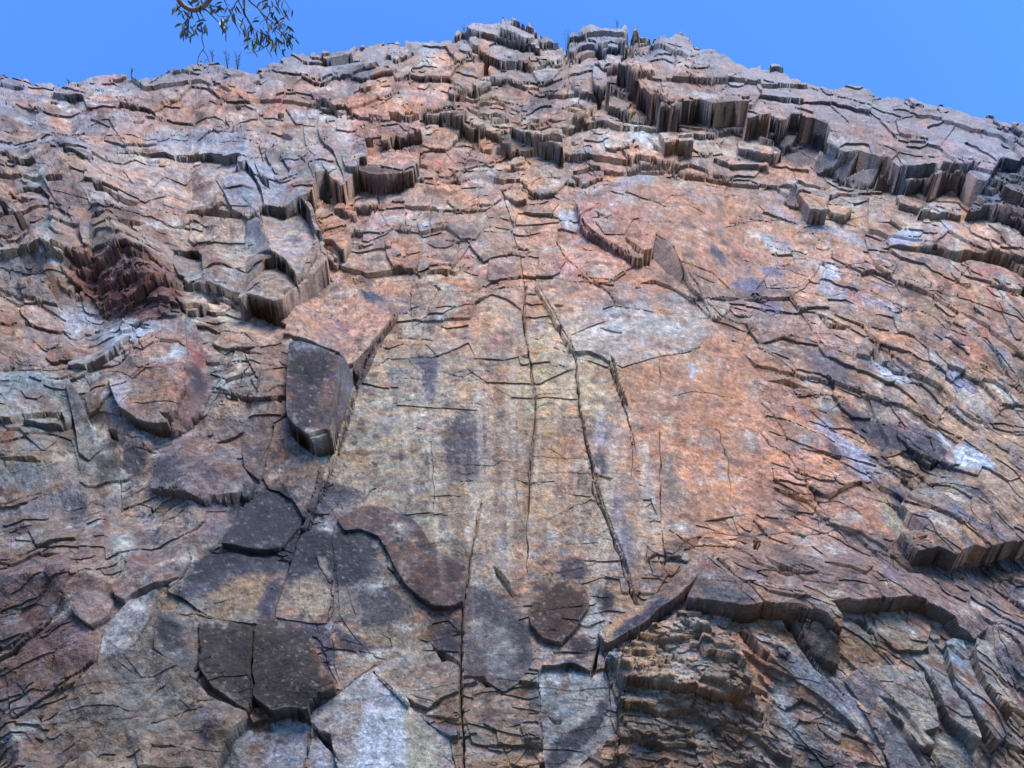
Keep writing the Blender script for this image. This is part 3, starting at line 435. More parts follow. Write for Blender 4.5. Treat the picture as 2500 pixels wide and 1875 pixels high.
CRACKS = [  # (points in the photo, width, depth)
 ([(1090,385),(1065,430),(1055,500),(1048,575)],2.4,7),([(1037,590),(1020,660),(1005,710),(1000,745),(1010,800)],2.4,6),([(1118,590),(1116,640),(1095,665),(1060,725),(1040,780),(1028,815),(1024,850),(1015,862)],2.6,7),([(1030,330),(1028,380),(1018,435)],2,6),
 ([(1230,470),(1250,555),(1262,600),(1275,660),(1282,700)],2.2,5),([(1282,700),(1276,745),(1282,840),(1294,900),(1304,970),(1307,1010),(1300,1080),(1293,1150),(1288,1250),(1288,1400)],3.4,11),([(1172,1230),(1160,1290),(1146,1360),(1140,1420),(1128,1480),(1126,1600),(1124,1720),(1132,1800),(1130,1990)],3.8,20),
 ([(1360,592),(1380,630),(1410,655),(1430,680),(1460,700),(1485,715),(1498,740)],3.6,9),([(1308,705),(1330,745),(1360,790),(1392,850),(1402,880),(1410,960),(1420,1040),(1440,1130),(1450,1205),(1480,1280),(1510,1350),(1530,1420),(1548,1470),(1560,1478)],5.0,14),([(1488,890),(1505,940),(1524,996)],4,10),([(1524,1000),(1540,1070),(1545,1120),(1542,1170)],2,5),
 ([(1612,860),(1610,900),(1607,960)],2.6,6),([(1612,1055),(1612,1120),(1612,1200),(1618,1280),(1622,1380)],3.4,10),([(1757,1055),(1760,1085),(1778,1130),(1782,1190),(1784,1235),(1795,1242)],3.2,9),([(1860,985),(1885,1010),(1905,1040),(1922,1075)],3,8),([(1852,1050),(1880,1090),(1925,1112),(1945,1140),(1975,1185),(1990,1220),(2012,1255)],3.6,11),
 ([(1442,1152),(1480,1165)],2,6),([(1290,1115),(1370,1118),(1432,1122)],1.8,4),([(1580,745),(1590,775),(1618,810)],0,0),([(1730,738),(1760,770),(1800,790)],2,4),([(1015,1045),(1035,1050),(1050,1010)],2,3),([(1050,1080),(1060,1150),(1058,1230),(1055,1262)],2.4,4),
 ([(890,1222),(915,1192)],1.6,4),([(288,373),(330,375),(383,382),(450,380),(513,384)],3.2,14),([(528,380),(560,392),(590,396)],2.6,10),([(500,318),(560,322),(620,318)],2,6),([(330,370),(383,382)],2,6),([(578,335),(640,345),(690,348),(735,385),(762,420),(775,470)],2.6,7),
 ([(676,655),(700,670),(722,690),(735,718),(738,726)],2.8,9),([(760,545),(775,570),(786,608)],2.6,6),([(0,905),(60,905),(130,905),(200,890),(260,875),(300,862),(330,842),(392,808)],4.2,12),([(260,905),(300,910),(322,925),(335,918)],2.6,10),([(395,893),(440,885)],1.8,6),([(575,845),(555,900),(520,950)],2,5),
 ([(520,958),(560,962),(600,976),(660,970)],3,10),([(578,962),(600,905),(625,870)],1.8,5),([(632,910),(632,960)],2.2,6),([(640,1160),(620,1165),(650,1105),(668,1034)],2,5),([(668,1040),(655,1110),(640,1160)],2.6,8),([(800,1060),(812,1100),(790,1150),(775,1220),(755,1290),(735,1300)],4,10),
 ([(735,1300),(715,1345),(700,1400),(690,1440),(668,1510)],3.4,9),([(600,1345),(650,1345),(715,1348)],3,9),([(812,1280),(816,1400),(810,1460),(800,1520)],2.6,5),([(770,1360),(790,1400),(808,1425)],2.2,6),([(846,1432),(860,1490),(866,1540)],2,3),([(940,1330),(945,1385),(985,1430),(1060,1480)],2.5,4),([(930,1548),(952,1560),(955,1580)],1.8,4),([(895,1530),(930,1525)],1.5,3),
 ([(616,1540),(616,1700)],3.6,10),([(487,1540),(487,1636)],3.2,9),([(765,1690),(800,1690),(815,1682)],2,8),([(770,1520),(785,1580),(800,1620),(822,1668)],2.6,6),([(810,1545),(812,1600),(826,1650),(830,1680)],2,4),([(755,1735),(809,1702),(870,1658),(915,1628)],3.4,12),([(915,1640),(950,1675),(1000,1725),(1010,1722)],3,10),([(1122,1622),(1122,1700)],2,6),
 ([(755,1765),(790,1785),(808,1795)],3,10),([(763,1768),(757,1820),(745,1880)],3.4,10),([(1100,1810),(1108,1870),(1112,1930)],2.4,6),([(1230,1830),(1250,1870),(1262,1930)],2.4,6),([(317,1755),(340,1735),(372,1700),(420,1655),(425,1625)],2.2,7),([(228,1810),(260,1792),(290,1778)],2.2,7),([(140,1560),(130,1640),(100,1700)],2,4),([(75,1544),(103,1520)],2.2,8),
 ([(150,1660),(190,1645),(232,1612)],2.4,8),([(190,1640),(160,1670),(100,1710)],1.8,5),([(110,1440),(200,1455)],1.6,4),([(0,1590),(60,1550),(100,1522)],2.4,9),([(0,1680),(40,1665),(60,1690)],2,6),([(280,1360),(320,1345),(420,1325),(440,1316)],0,0),
 ([(315,1240),(345,1232),(370,1240),(372,1250),(410,1248),(450,1222),(490,1210),(520,1205)],2.6,9),([(398,1276),(430,1262),(450,1248)],2.2,8),([(390,1188),(430,1186)],1.6,4),([(300,1105),(330,1092),(365,1098),(420,1085)],2.6,9),([(0,1230),(40,1222),(100,1205)],2.4,9),([(0,1300),(30,1290),(60,1285)],2,6),([(290,1100),(292,1160),(294,1240),(286,1280)],2.4,6),
 ([(188,1335),(190,1450)],2.2,6),([(460,1350),(462,1380),(445,1410),(400,1440),(388,1446)],2.6,8),([(1315,1640),(1318,1760),(1330,1870),(1330,1950)],2.6,7),([(1462,1545),(1475,1600),(1488,1680),(1492,1760),(1510,1800)],3,9),([(1508,1700),(1510,1760),(1510,1850),(1490,1990)],3.2,9),([(1475,1540),(1478,1575)],2,6),([(1570,1325),(1600,1350),(1622,1392),(1640,1420)],2.6,6),([(1590,1400),(1575,1355)],1.8,4),
 ([(1722,1355),(1790,1420),(1830,1455),(1862,1488)],2,4),([(1640,1350),(1680,1320),(1720,1300),(1800,1310),(1900,1300),(1960,1306),(2020,1300)],2.6,7),([(2100,1330),(2140,1345),(2180,1360),(2262,1378)],2.6,7),([(1840,1310),(1900,1300)],2,5),([(2245,1355),(2290,1395),(2330,1420)],2.6,8),([(2460,1355),(2480,1420)],3,9),([(2410,1382),(2470,1400)],2.2,8),([(2138,1432),(2150,1448),(2162,1456)],2.4,10),
 ([(2440,1425),(2470,1460),(2500,1482)],2.6,10),([(1955,1530),(1975,1585),(2010,1640),(2060,1700)],3,10),([(2100,1640),(2140,1680),(2180,1705)],2.6,9),([(2232,1635),(2270,1690),(2290,1740),(2310,1760),(2340,1790),(2380,1810),(2420,1850)],3,10),([(2370,1600),(2390,1660),(2400,1690)],2.2,7),([(2270,1635),(2300,1690)],2,7),([(2228,1686),(2250,1702)],1.6,5),
 ([(1990,765),(2062,800)],1.6,4),([(2000,645),(2040,660),(2090,672),(2095,676)],2.4,8),([(2110,682),(2140,692),(2186,704)],2.4,8),([(2130,710),(2180,740),(2252,772)],2.4,7),([(1995,770),(2050,760)],0,0),([(2035,722),(2075,712)],2,7),([(1992,762),(2020,790),(2040,803),(2062,795),(2080,800)],2.4,8),([(2090,785),(2120,810),(2142,830),(2146,860)],2.8,9),([(2140,828),(2165,850),(2185,890),(2250,950)],3,9),
 ([(1848,752),(1880,770),(1920,762)],2,6),([(1885,655),(1930,662),(1970,678)],2.4,8),([(1906,700),(1935,720),(1965,730)],2.6,9),([(1900,736),(1960,728)],0,0),([(1895,520),(1960,545),(2010,540)],0,0),([(2015,536),(2050,542),(2090,556)],2.6,9),([(2065,538),(2110,530),(2130,510)],3,9),([(1980,570),(2010,590)],1.8,5),([(2020,500),(2045,470)],2,6),([(2240,660),(2270,690),(2290,700),(2330,694),(2368,692)],2.4,7),([(2270,770),(2310,800),(2360,820)],1.8,5),
 ([(2250,820),(2300,845),(2350,870),(2420,910),(2500,960)],2.4,7),([(2380,900),(2420,920),(2500,950)],2,6),([(2392,925),(2420,960),(2450,990),(2500,1005)],3,9),([(2362,1000),(2400,1030),(2440,1060),(2500,1095)],3,9),([(2150,1035),(2200,1060),(2250,1100),(2320,1150)],2.6,7),([(2240,1165),(2290,1200),(2330,1225),(2360,1240)],2.4,7),([(2138,1125),(2180,1150)],2.6,8),([(1975,948),(2020,965),(2060,970)],2.2,6),([(1985,995),(2015,1008),(2050,985)],2.6,9),([(1975,992),(1990,1000)],2,6),
 ([(1940,1030),(2000,1060),(2040,1080)],1.8,5),([(1640,965),(1700,955),(1740,962),(1800,975)],2,5),([(1725,1050),(1755,1052)],2.4,7),([(1800,845),(1830,858)],0,0),([(1850,850),(1910,880),(1960,930)],2.2,6),([(1500,595),(1530,600),(1560,615)],2,6),([(1585,487),(1620,505),(1680,500),(1720,520)],2.4,7),([(1780,545),(1850,540)],2.2,7),([(1770,555),(1800,550),(1840,540)],1.8,5),([(1670,640),(1700,650),(1740,665),(1780,705)],2.6,8),([(1680,665),(1700,690),(1716,720)],2.2,7),([(1430,486),(1500,480),(1560,490)],0,0),
 ([(2300,1300),(2340,1335),(2370,1345)],0,0),([(1372,480),(1370,510),(1392,510)],2.2,7),([(1340,532),(1362,530)],2,7),([(1257,603),(1278,602)],2,7),([(1280,690),(1300,688)],2.4,9),([(1130,500),(1170,480)],1.8,5),([(1125,515),(1160,500),(1205,500)],2,6),([(1060,545),(1090,550)],2,7),([(1090,588),(1118,590)],2.2,8),([(920,560),(940,550),(975,555)],2.4,8),([(995,520),(985,560)],3,7),([(925,480),(912,520)],3,8),([(885,575),(890,600),(860,605)],2,6),([(960,770),(1000,752),(1050,740)],2.4,6),([(1030,830),(1070,828),(1120,810)],0,0),([(970,825),(1030,826),(1062,832)],2.2,7),
 ([(1090,1010),(1110,990)],0,0),([(1145,1010),(1165,930)],0,0),
]

ROUGH_BLOBS = [(1300,1120,330,330,-.62),(1000,950,260,300,-.4),(1720,1080,260,260,-.55),(2050,680,380,220,-.38),(1750,520,240,120,-.2),(1450,700,200,160,-.25),(700,600,120,120,-.3),(850,720,140,100,-.3),(900,1130,150,200,-.4),(1300,1370,260,170,-.45),(250,330,500,150,-.28),(350,230,400,60,.1),(900,230,500,90,.2),(1250,330,260,120,.45),
    (350,1450,480,330,-.55),(120,1150,260,140,-.4),(950,1560,330,230,-.42),(650,1150,220,160,-.3),(500,640,330,170,-.22),(560,430,260,60,-.2),(2150,1400,360,120,-.25),(2250,1700,220,160,-.3),(200,700,260,60,.25),(1750,1650,260,180,.3),(60,500,120,160,.3)]

def relief(x, y, full=False):
    """height of the finished face above the wall plane at base-plane pixels x, y (1-d arrays), in pixels of relief"""
    u, v, dist_ = wall_uv(x, y)
    mpp = dist_ / FPX
    H0 = base_relief(x, y)
    wx = x + facets(x, y, 64, 2, 811, .25) * 5
    fs = np.clip(DW / dist_ * 1.5, .22, 1.0)          # the face is seen ever more edge-on towards the rim
    wy = y + facets(x, y, 64, 2, 821, .25) * 4 * fs
    ss = slope_shift(x, y)
    fx = wx; fy = wy - ss
    H = H0.copy()
    rough = np.ones(x.shape, np.float32)
    pid = np.zeros(x.shape, np.int32)
    fn1 = facets(x, y, 34, 2, 831, .2) * 1.8; fn2 = facets(x, y, 34, 2, 841, .2) * 1.8 * fs
    for d in PIECES_:
        q = d['q']
        k = where_box(x, y, q[:, 0].min() - 12, q[:, 1].min() - 12, q[:, 0].max() + 12, q[:, 1].max() + 12)
        if len(k) == 0: continue
        w = d['wob']
        gx = x[k] + (wx[k] - x[k]) * w / 9.0 + fn1[k] * w * .4
        gy = y[k] + (wy[k] - y[k]) * w / 9.0 + fn2[k] * w * .4
        m = inside(q, gx, gy)
        k = k[m]; gx = gx[m]; gy = gy[m]
        if len(k) == 0: continue
        ts = d['ts']
        if d['idw']:
            num = 0; den = 0
            for (ax, ay), tv in zip(q, ts):
                ww = 1.0 / ((gx - ax) ** 2 + (gy - ay) ** 2 + 60.0)
                num = num + ww * tv; den = den + ww
            hh = num / den
        elif d['lin'] is not None:
            s = d['lin']; hh = np.clip(s[0] * gx + s[1] * gy + s[2], ts.min() - 2, ts.max() + 2)
        else:
            c = q.mean(0); ww = max(np.ptp(q[:, 0]), np.ptp(q[:, 1]))
            hh = ts[0] + (gx - c[0]) / ww * d['tx'] + (gy - c[1]) / ww * d['ty']
        hh = hh + H0[k]
        if d['mode'] == 'max':
            m = hh > H[k]; k = k[m]; hh = hh[m]
        H[k] = hh
        if d['rough'] is not None: rough[k] = d['rough']
        if d['pid']: pid[k] = d['pid']
    # shards: broken plates of four sizes on faceted stone
    rg = np.clip(rough + blobs(x, y, ROUGH_BLOBS).astype(np.float32), 0.05, 3.0)
    rg_f = np.clip(rg + .22, .34, 1.5)
    H += rg_f * facets(fx / 1.35, fy, 125, 3, 700, .5) * 17
    H += rg_f * facets(wx / 1.2, wy - ss * .6, 48, 2, 740, .5) * 5
    i0, bx, by, be = cells(fx - 40, fy + 20, 400, 66, 14)
    H += np.clip(rg, .12, 1.2) * (.45 + .55 / (1 + np.exp((900 - x) / 80))) * ((crand(i0, 31) ** 2) * 11 + (crand(i0, 32) > .5) * np.clip(by, -1, 1) * 4)
    ids_big, bx, by, be = cells(fx + 12, fy, 165, 84, 5)
    H += rg * ((crand(ids_big, 1) ** 3) * 12 + (crand(ids_big, 15) > .65) * np.clip(by, -1, 1) * 7 + bx * (crand(ids_big, 2) - .5) * 9)
    ids_st, bx, by, be = cells(fx + 31, fy, 82, 38, 6)
    H += rg * ((crand(ids_st, 3) ** 3) * 11 + (crand(ids_st, 16) > .68) * np.clip(by, -1, 1) * 7 + bx * (crand(ids_st, 4) - .5) * 7)
    w3x = fx; w3y = fy
    ids3, bx, by, be = cells(w3x, w3y, 40, 16, 7)
    H += (rg * .8 + .04) * (crand(ids3, 8) > .86 - .4 * np.clip(rg - 1, 0, 1)) * ((crand(ids3, 5) ** 2) * 7 + np.clip(by, -1, 1) * 3.5 + bx * (crand(ids3, 6) - .5) * 5)
    ids4, bx, by, be = cells(w3x + 7, w3y, 19, 8, 9)
    H += (rg * .55 + .05) * (crand(ids4, 10) > .88 - .5 * np.clip(rg - 1, 0, 1)) * ((crand(ids4, 11) ** 2) * 3.6 + np.clip(by, -1, 1) * 1.6)
    for (sx_c, sy_c, sd_, dep_, on_, th) in ((260, 40, 60, 7, .20, .055), (96, 19, 62, 4.5, .10, .085)):   # splits that follow the layering
        i5, bx, by, be = cells(fx + fbm(x, y, 24, 2, sd_) * 4, fy + fbm(x, y, 26, 2, sd_ + 3) * 2.5 * fs, sx_c, sy_c, sd_)
        H -= dep_ * np.clip(rg, .3, 1.4) * (crand(i5, 2) < on_ * np.clip(rg + .04, 0, 1.2)) * (by > .12) * (be < th * np.clip(1.5 - np.abs(bx) * 1.9, 0, 1))
    H += facets(x, y, 15, 2, 781) * (.55 + 1.1 * rg)
    H += fbm(x, y, 60, 4, 61, .55) * (1.2 + 1.6 * rg)
    H += fbm(x, y, 7, 2, 71, .6) * (.5 + .3 * rg)
    # gaps, notches and cracks, where they show on the finished relief
    qx, qy = project(u, v, H * mpp)
    ox = qx + fbm(x, y, 14, 2, 97) * 2.4; oy = qy + fbm(x, y, 14, 2, 98) * 2.2 * fs
    cut = np.zeros(x.shape)
    for poly, dep in PITS:
        if dep == 0: continue
        p = np.asarray(poly, float)
        k = where_box(ox, oy, p[:, 0].min(), p[:, 1].min(), p[:, 0].max(), p[:, 1].max())
        k = k[inside(p, ox[k], oy[k])]
        cut[k] = np.maximum(cut[k], dep * 1.5)
    wobx = qx + fbm(x, y, 30, 2, 197) * 6; woby = qy + fbm(x, y, 30, 2, 198) * 5 * fs
    for pts, wd, dep in CRACKS:
        if dep == 0: continue
        p = np.asarray(pts, float)
        for (ax, ay), (cx, cy) in zip(p[:-1], p[1:]):
            k = where_box(wobx, woby, min(ax, cx) - 8, min(ay, cy) - 8, max(ax, cx) + 8, max(ay, cy) + 8)
            if len(k) == 0: continue
            X = wobx[k]; Y = woby[k]
            L = (cx - ax) ** 2 + (cy - ay) ** 2 + 1e-6
            t = np.clip(((X - ax) * (cx - ax) + (Y - ay) * (cy - ay)) / L, 0, 1)
            dd = np.sqrt((X - ax - t * (cx - ax)) ** 2 + (Y - ay - t * (cy - ay)) ** 2)
            hw = (.75 + wd * .30) * (.35 + 1.25 * vnoise(X / 30, Y / 30, 300))
            k = k[dd < hw]
            cut[k] = np.maximum(cut[k], dep * (1.0 if dep < 8 else 1.7))
    H -= cut
    if full: return H, rg, pid, ids_big, ids_st, ids3, ids4, fx, fy
    return H

# settle the rim so that the finished skyline, not its base, follows the photo
RT = rim.copy()
for _ in range(3):
    uu, vv, dd_ = wall_uv(xs, rim)
    yy = project(uu, vv, relief(xs, rim) * dd_ / FPX)[1]
    e = RT - yy
    e = np.convolve(np.pad(e, 6, mode='edge'), np.ones(13) / 13, 'valid')
    rim = rim + e * .9
PY = rim[None, :] + (2130.0 - rim[None, :]) * sg[:, None]
g_x = PX.reshape(-1).copy(); g_y = PY.reshape(-1).copy()
H = relief(g_x, g_y).reshape(PX.shape)
print('relief', time.time() - T0)
# slide grid points onto the lips of steps so that every step has a clean edge
TH = 2.2
GX = PX.copy(); GY = PY.copy()
def slide(axis, only=None):
    if axis == 0: A, B = H[:-1], H[1:]
    else: A, B = H[:, :-1], H[:, 1:]
    ii, jj = np.nonzero(np.abs(A - B) > TH)
    i2, j2 = (ii + 1, jj) if axis == 0 else (ii, jj + 1)
    free_ = ~(moved[ii, jj] | moved[i2, j2])
    if only is not None: free_ &= only[ii, jj]
    ii, jj, i2, j2 = ii[free_], jj[free_], i2[free_], j2[free_]
    ha, hb = H[ii, jj], H[i2, j2]
    ax, ay, bx, by = GX[ii, jj], GY[ii, jj], GX[i2, j2], GY[i2, j2]
    top = ha > hb                                   # which end is the raised one
    lo = np.zeros(len(ii)); hi = np.ones(len(ii))   # a-side .. b-side
    for _ in range(9):
        m = (lo + hi) / 2
        hm = relief(ax + (bx - ax) * m, ay + (by - ay) * m)
        near_a = np.abs(hm - ha) < np.abs(hm - hb)
        lo = np.where(near_a, m, lo); hi = np.where(near_a, hi, m)
    tl = np.where(top, hi, lo)
    t = np.where(top, lo, hi)
    X = ax + (bx - ax) * t; Y = ay + (by - ay) * t
    ti = np.where(top, ii, i2); tj = np.where(top, jj, j2)
    li = np.where(top, i2, ii); lj = np.where(top, j2, jj)
    GX[li, lj] = ax + (bx - ax) * tl; GY[li, lj] = ay + (by - ay) * tl
    GX[ti, tj] = X; GY[ti, tj] = Y
    moved[ti, tj] = True; moved[li, lj] = True
moved = np.zeros(H.shape, bool)
jv = np.zeros(H.shape); jh = np.zeros(H.shape)
jv[:-1] = (np.abs(H[1:] - H[:-1]) > TH); jh[:, :-1] = (np.abs(H[:, 1:] - H[:, :-1]) > TH)
for A in (jv, jh):
    for _ in range(3):
        A[1:-1, 1:-1] = (A[1:-1, 1:-1] + A[:-2, 1:-1] + A[2:, 1:-1] + A[1:-1, :-2] + A[1:-1, 2:]) / 5
slide(0, jv >= jh); slide(1, jh > jv)
slide(0); slide(1); print('slide', moved.mean(), time.time() - T0)
PX, PY = GX, GY
u0, v0, dist = wall_uv(PX, PY)
MPP = dist / FPX
S_ = H.shape
H, rg, PID, ids_big, ids_st, ids3, ids4, FX, FY = (a.reshape(S_) for a in relief(PX.reshape(-1), PY.reshape(-1), True))
WX = PX; WY = PY
qx, qy = project(u0, v0, H * MPP)
def window(x0, y0, x1, y1):
    j0 = int(np.searchsorted(xs, x0 - 70)); j1 = int(np.searchsorted(xs, x1 + 70))
    if j1 <= j0 + 1: return None
    r = rim[j0:j1].min()
    i0 = int(max((y0 - 130 - r) / (2130 - r) * NY, 0)); i1 = int(min((y1 + 130 - r) / (2130 - r) * NY + 20, NY))
    if i1 <= i0 + 1: return None
    return np.s_[i0:i1, j0:j1]
print('cuts', time.time() - T0)

# ------------------------------------------------------------------ rock colours
def lin(c):
    c = np.asarray(c, float) / 255.0
    return np.where(c <= .04045, c / 12.92, ((c + .055) / 1.055) ** 2.4)
colr = np.zeros(H.shape + (3,), np.float32)
REG = [ # cx, cy, rx, ry, colour, weight: what stone lies where
 (100,260,260,70,(136,134,146),2),(0,330,200,60,(150,134,120),1.5),(250,300,180,40,(142,118,108),1.5),(330,200,120,30,(165,150,128),1.5),(520,200,220,35,(136,134,142),1.8),(560,260,260,40,(160,126,110),1.6),(800,160,200,35,(128,130,142),2),
 (800,230,260,50,(158,118,100),2),(700,285,200,28,(135,132,136),1.4),(960,260,160,60,(150,112,98),1.6),(1050,140,140,50,(155,132,116),1.5),(1200,75,150,30,(136,138,150),2.4),(1150,180,120,60,(158,128,112),1.4),(1290,240,70,70,(128,104,98),2),(1330,180,80,50,(150,132,120),1.5),(1150,260,80,50,(132,128,110),1.8),
 (1450,95,120,35,(132,136,152),2.4),(1620,130,120,50,(132,132,138),2),(1620,190,150,40,(160,132,116),2),(1850,200,260,40,(146,132,130),2),(2150,280,280,70,(142,126,126),2.2),(2420,340,200,90,(120,122,146),2.6),(1500,250,120,60,(140,128,122),1.5),(1750,340,180,40,(164,154,142),2),(1550,330,150,40,(156,148,138),1.5),
 (1950,300,160,50,(138,124,116),1.4),(2250,380,200,40,(150,132,122),1.6),(1050,370,180,60,(156,122,108),2),(1150,420,150,70,(152,128,112),1.5),(1320,390,80,70,(158,146,126),1.5),(1290,470,70,90,(172,138,112),1.6),(1500,420,200,60,(160,126,112),2),(1780,440,200,60,(160,134,120),1.8),
 (550,380,200,50,(136,140,152),2),(380,400,200,60,(160,146,136),1.6),(700,430,90,80,(138,140,146),2),(840,370,60,70,(140,138,136),1.5),(60,440,160,70,(128,114,104),1.5),(150,500,140,60,(122,98,88),1.8),(520,560,140,60,(146,132,118),1.4),(460,480,200,50,(164,140,128),1.6),(120,650,160,80,(120,112,102),1.4),
 (90,820,160,90,(140,114,98),2.2),(260,780,130,70,(150,156,168),2.6),(450,900,50,80,(140,80,76),1.2),(560,700,120,90,(142,132,118),1.6),(560,900,110,120,(130,122,108),1.5),(40,1000,140,100,(112,116,118),2),(120,1120,160,60,(136,128,108),1.6),(100,1250,160,80,(118,110,108),1.6),
 (650,620,80,60,(150,142,132),1),(880,700,140,90,(168,138,118),1.6),(720,820,120,60,(172,138,118),1.6),(1000,560,120,90,(156,130,122),1.8),(930,640,90,60,(164,154,142),1.4),(1100,550,120,100,(148,128,114),1.8),(1120,700,120,60,(160,142,120),1.8),(1200,800,120,70,(172,146,120),2),
 (1330,620,120,110,(160,128,112),2),(1470,640,160,90,(172,130,112),2.4),(1700,560,180,90,(176,134,108),2.4),(2000,560,180,60,(170,142,122),1.8),(2000,640,150,50,(180,134,112),1.8),(2300,700,260,110,(158,134,116),2.2),(1850,720,120,80,(152,132,126),1.4),(1580,780,160,60,(160,156,154),2),
 (1350,800,60,140,(176,156,128),2),(1330,960,60,120,(168,156,124),2.4),(1450,940,50,80,(178,168,140),2.6),(1360,1080,60,70,(158,124,98),2),(1620,900,130,60,(180,138,106),2.2),(1780,950,150,120,(176,132,104),2.4),(1700,1120,180,160,(178,132,104),3),(1950,1100,120,160,(176,130,106),2.8),(2050,1240,150,80,(168,128,108),2),
 (1980,900,140,100,(146,124,112),1.6),(2150,1000,160,80,(128,118,112),1.6),(2400,1100,160,160,(150,134,116),2),(2250,1180,120,70,(120,108,98),1.6),(2300,950,150,60,(162,142,122),1.5),(1000,1000,120,120,(152,146,128),3),(930,1120,110,130,(146,140,122),3),(1020,870,130,60,(152,140,122),2),(1130,920,110,80,(162,142,118),2),
 (1060,1300,90,130,(144,138,118),2),(1180,1200,80,200,(152,134,114),2.4),(1330,1250,110,130,(150,130,108),2.6),(1480,1250,70,180,(146,136,122),2.4),(1600,1250,80,120,(152,134,116),2),(1340,1400,120,60,(146,122,102),2),(1220,1420,50,120,(132,118,104),1.6),(650,970,80,120,(128,104,90),2),(640,1100,80,80,(124,104,94),1.8),
 (480,1150,120,90,(116,106,106),1.6),(300,1000,100,60,(120,102,86),1.4),(330,1200,120,90,(124,114,104),1.4),(620,1270,120,60,(84,88,108),2.4),(780,1330,120,80,(84,88,112),2.4),(560,1440,120,80,(126,116,98),1.8),(900,1400,110,120,(118,118,116),2),(960,1540,90,80,(130,124,108),2),(1080,1420,90,80,(84,70,66),2),
 (60,1450,160,120,(116,98,92),2),(180,1580,120,100,(124,100,94),2),(300,1720,180,120,(118,114,102),2.4),(500,1780,90,90,(122,104,88),1.8),(60,1760,160,120,(112,98,92),1.8),(1200,1560,60,90,(86,88,96),2.2),(1210,1780,100,90,(130,116,98),2),(1280,1640,60,60,(132,116,100),1.5),(1400,1700,90,110,(128,136,144),2),
 (1560,1430,80,60,(120,100,84),2),(1640,1620,160,90,(146,130,112),2),(1700,1790,180,80,(118,104,92),2),(1900,1420,200,70,(132,112,100),2),(2100,1400,220,70,(120,108,106),2),(2400,1480,180,90,(126,114,112),2),(2400,1620,130,110,(112,116,128),2),(1950,1700,60,110,(134,112,92),1.6),(2120,1560,90,50,(112,104,88),1.5),(2400,1780,140,90,(124,116,108),1.6),
]
num = np.zeros(H.shape + (3,), np.float32); den = np.zeros(H.shape, np.float32)
cx_ = qx + fbm(PX, PY, 55, 3, 401) * 26; cy_ = qy + fbm(PX, PY, 45, 3, 411) * 20
BASEC = np.array((146, 124, 110), np.float32)
num += BASEC * .35; den += .35
for a, b, rx, ry, c, w in REG:
    g = (w * np.exp(-((cx_ - a) / rx) ** 2 - ((cy_ - b) / ry) ** 2)).astype(np.float32)
    g = g * g / (.5 + g)
    num += g[..., None] * np.array(c, np.float32); den += g
C = num / den[..., None]
# per-piece stone colour
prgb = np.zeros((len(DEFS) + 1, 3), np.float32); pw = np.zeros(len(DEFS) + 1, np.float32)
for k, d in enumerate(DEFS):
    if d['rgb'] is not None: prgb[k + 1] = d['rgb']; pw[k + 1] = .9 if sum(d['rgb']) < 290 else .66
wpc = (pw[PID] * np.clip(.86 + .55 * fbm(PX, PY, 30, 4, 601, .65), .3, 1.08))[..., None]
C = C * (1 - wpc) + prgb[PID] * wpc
# veins and tints of other stone
def tint(C, mask, c):
    m = np.clip(mask, 0, 1)[..., None]
    return C * (1 - m) + np.array(c, np.float32) * m
n1 = fbm(FX / 1.6, FY, 42, 4, 421, .6); n2 = fbm(FX / 1.8, FY, 34, 4, 431, .6); n3 = fbm(FX / 1.5, FY, 26, 4, 441, .62); n4 = fbm(FX / 2.2, FY, 20, 3, 451, .6)
calm = 1 - .6 * np.exp(-((qx - 1450) / 620) ** 2 - ((qy - 1050) / 360) ** 2)
grey_side = np.clip((880 - qx) / 260, 0, 1) * np.clip((qy - 260) / 100, 0, 1)
upper = np.clip((1250 - qy) / 500, .25, 1) * calm * (1 - .65 * grey_side)
C = tint(C, (n1 - .10) * 2.6 * upper * (1 - .6 * wpc[..., 0]), (176, 132, 108))
C = tint(C, grey_side * .32 * (.6 + n2), (136, 136, 140))
C = tint(C, (n2 - .14) * 2.4 * calm * (1 - .4 * wpc[..., 0]), (164, 164, 158))
C = tint(C, (n3 - .26) * 2.2 * calm * (1 - .5 * wpc[..., 0]), (122, 124, 136))
C = tint(C, (-n4 - .20) * 2.6 * calm * (1 - .5 * wpc[..., 0]), (108, 88, 80))
C = tint(C, (-n1 - .24) * 2.2 * upper, (172, 118, 110))
# each shard of its own shade
sh = (crand(ids_big, 21) - .5) * .10 + (crand(ids_st, 22) - .5) * .17 * np.clip(rg, .2, 1) + (crand(ids3, 23) - .5) * .16 * np.clip(rg, .35, 1) + (crand(ids4, 24) - .5) * .12
C = C * (1 + sh)[..., None]
hue = (crand(ids_st, 25) - .5) * np.clip(rg, .2, 1) * 16 + (crand(ids3, 26) - .5) * 14
C[..., 0] += hue; C[..., 2] -= hue * .9

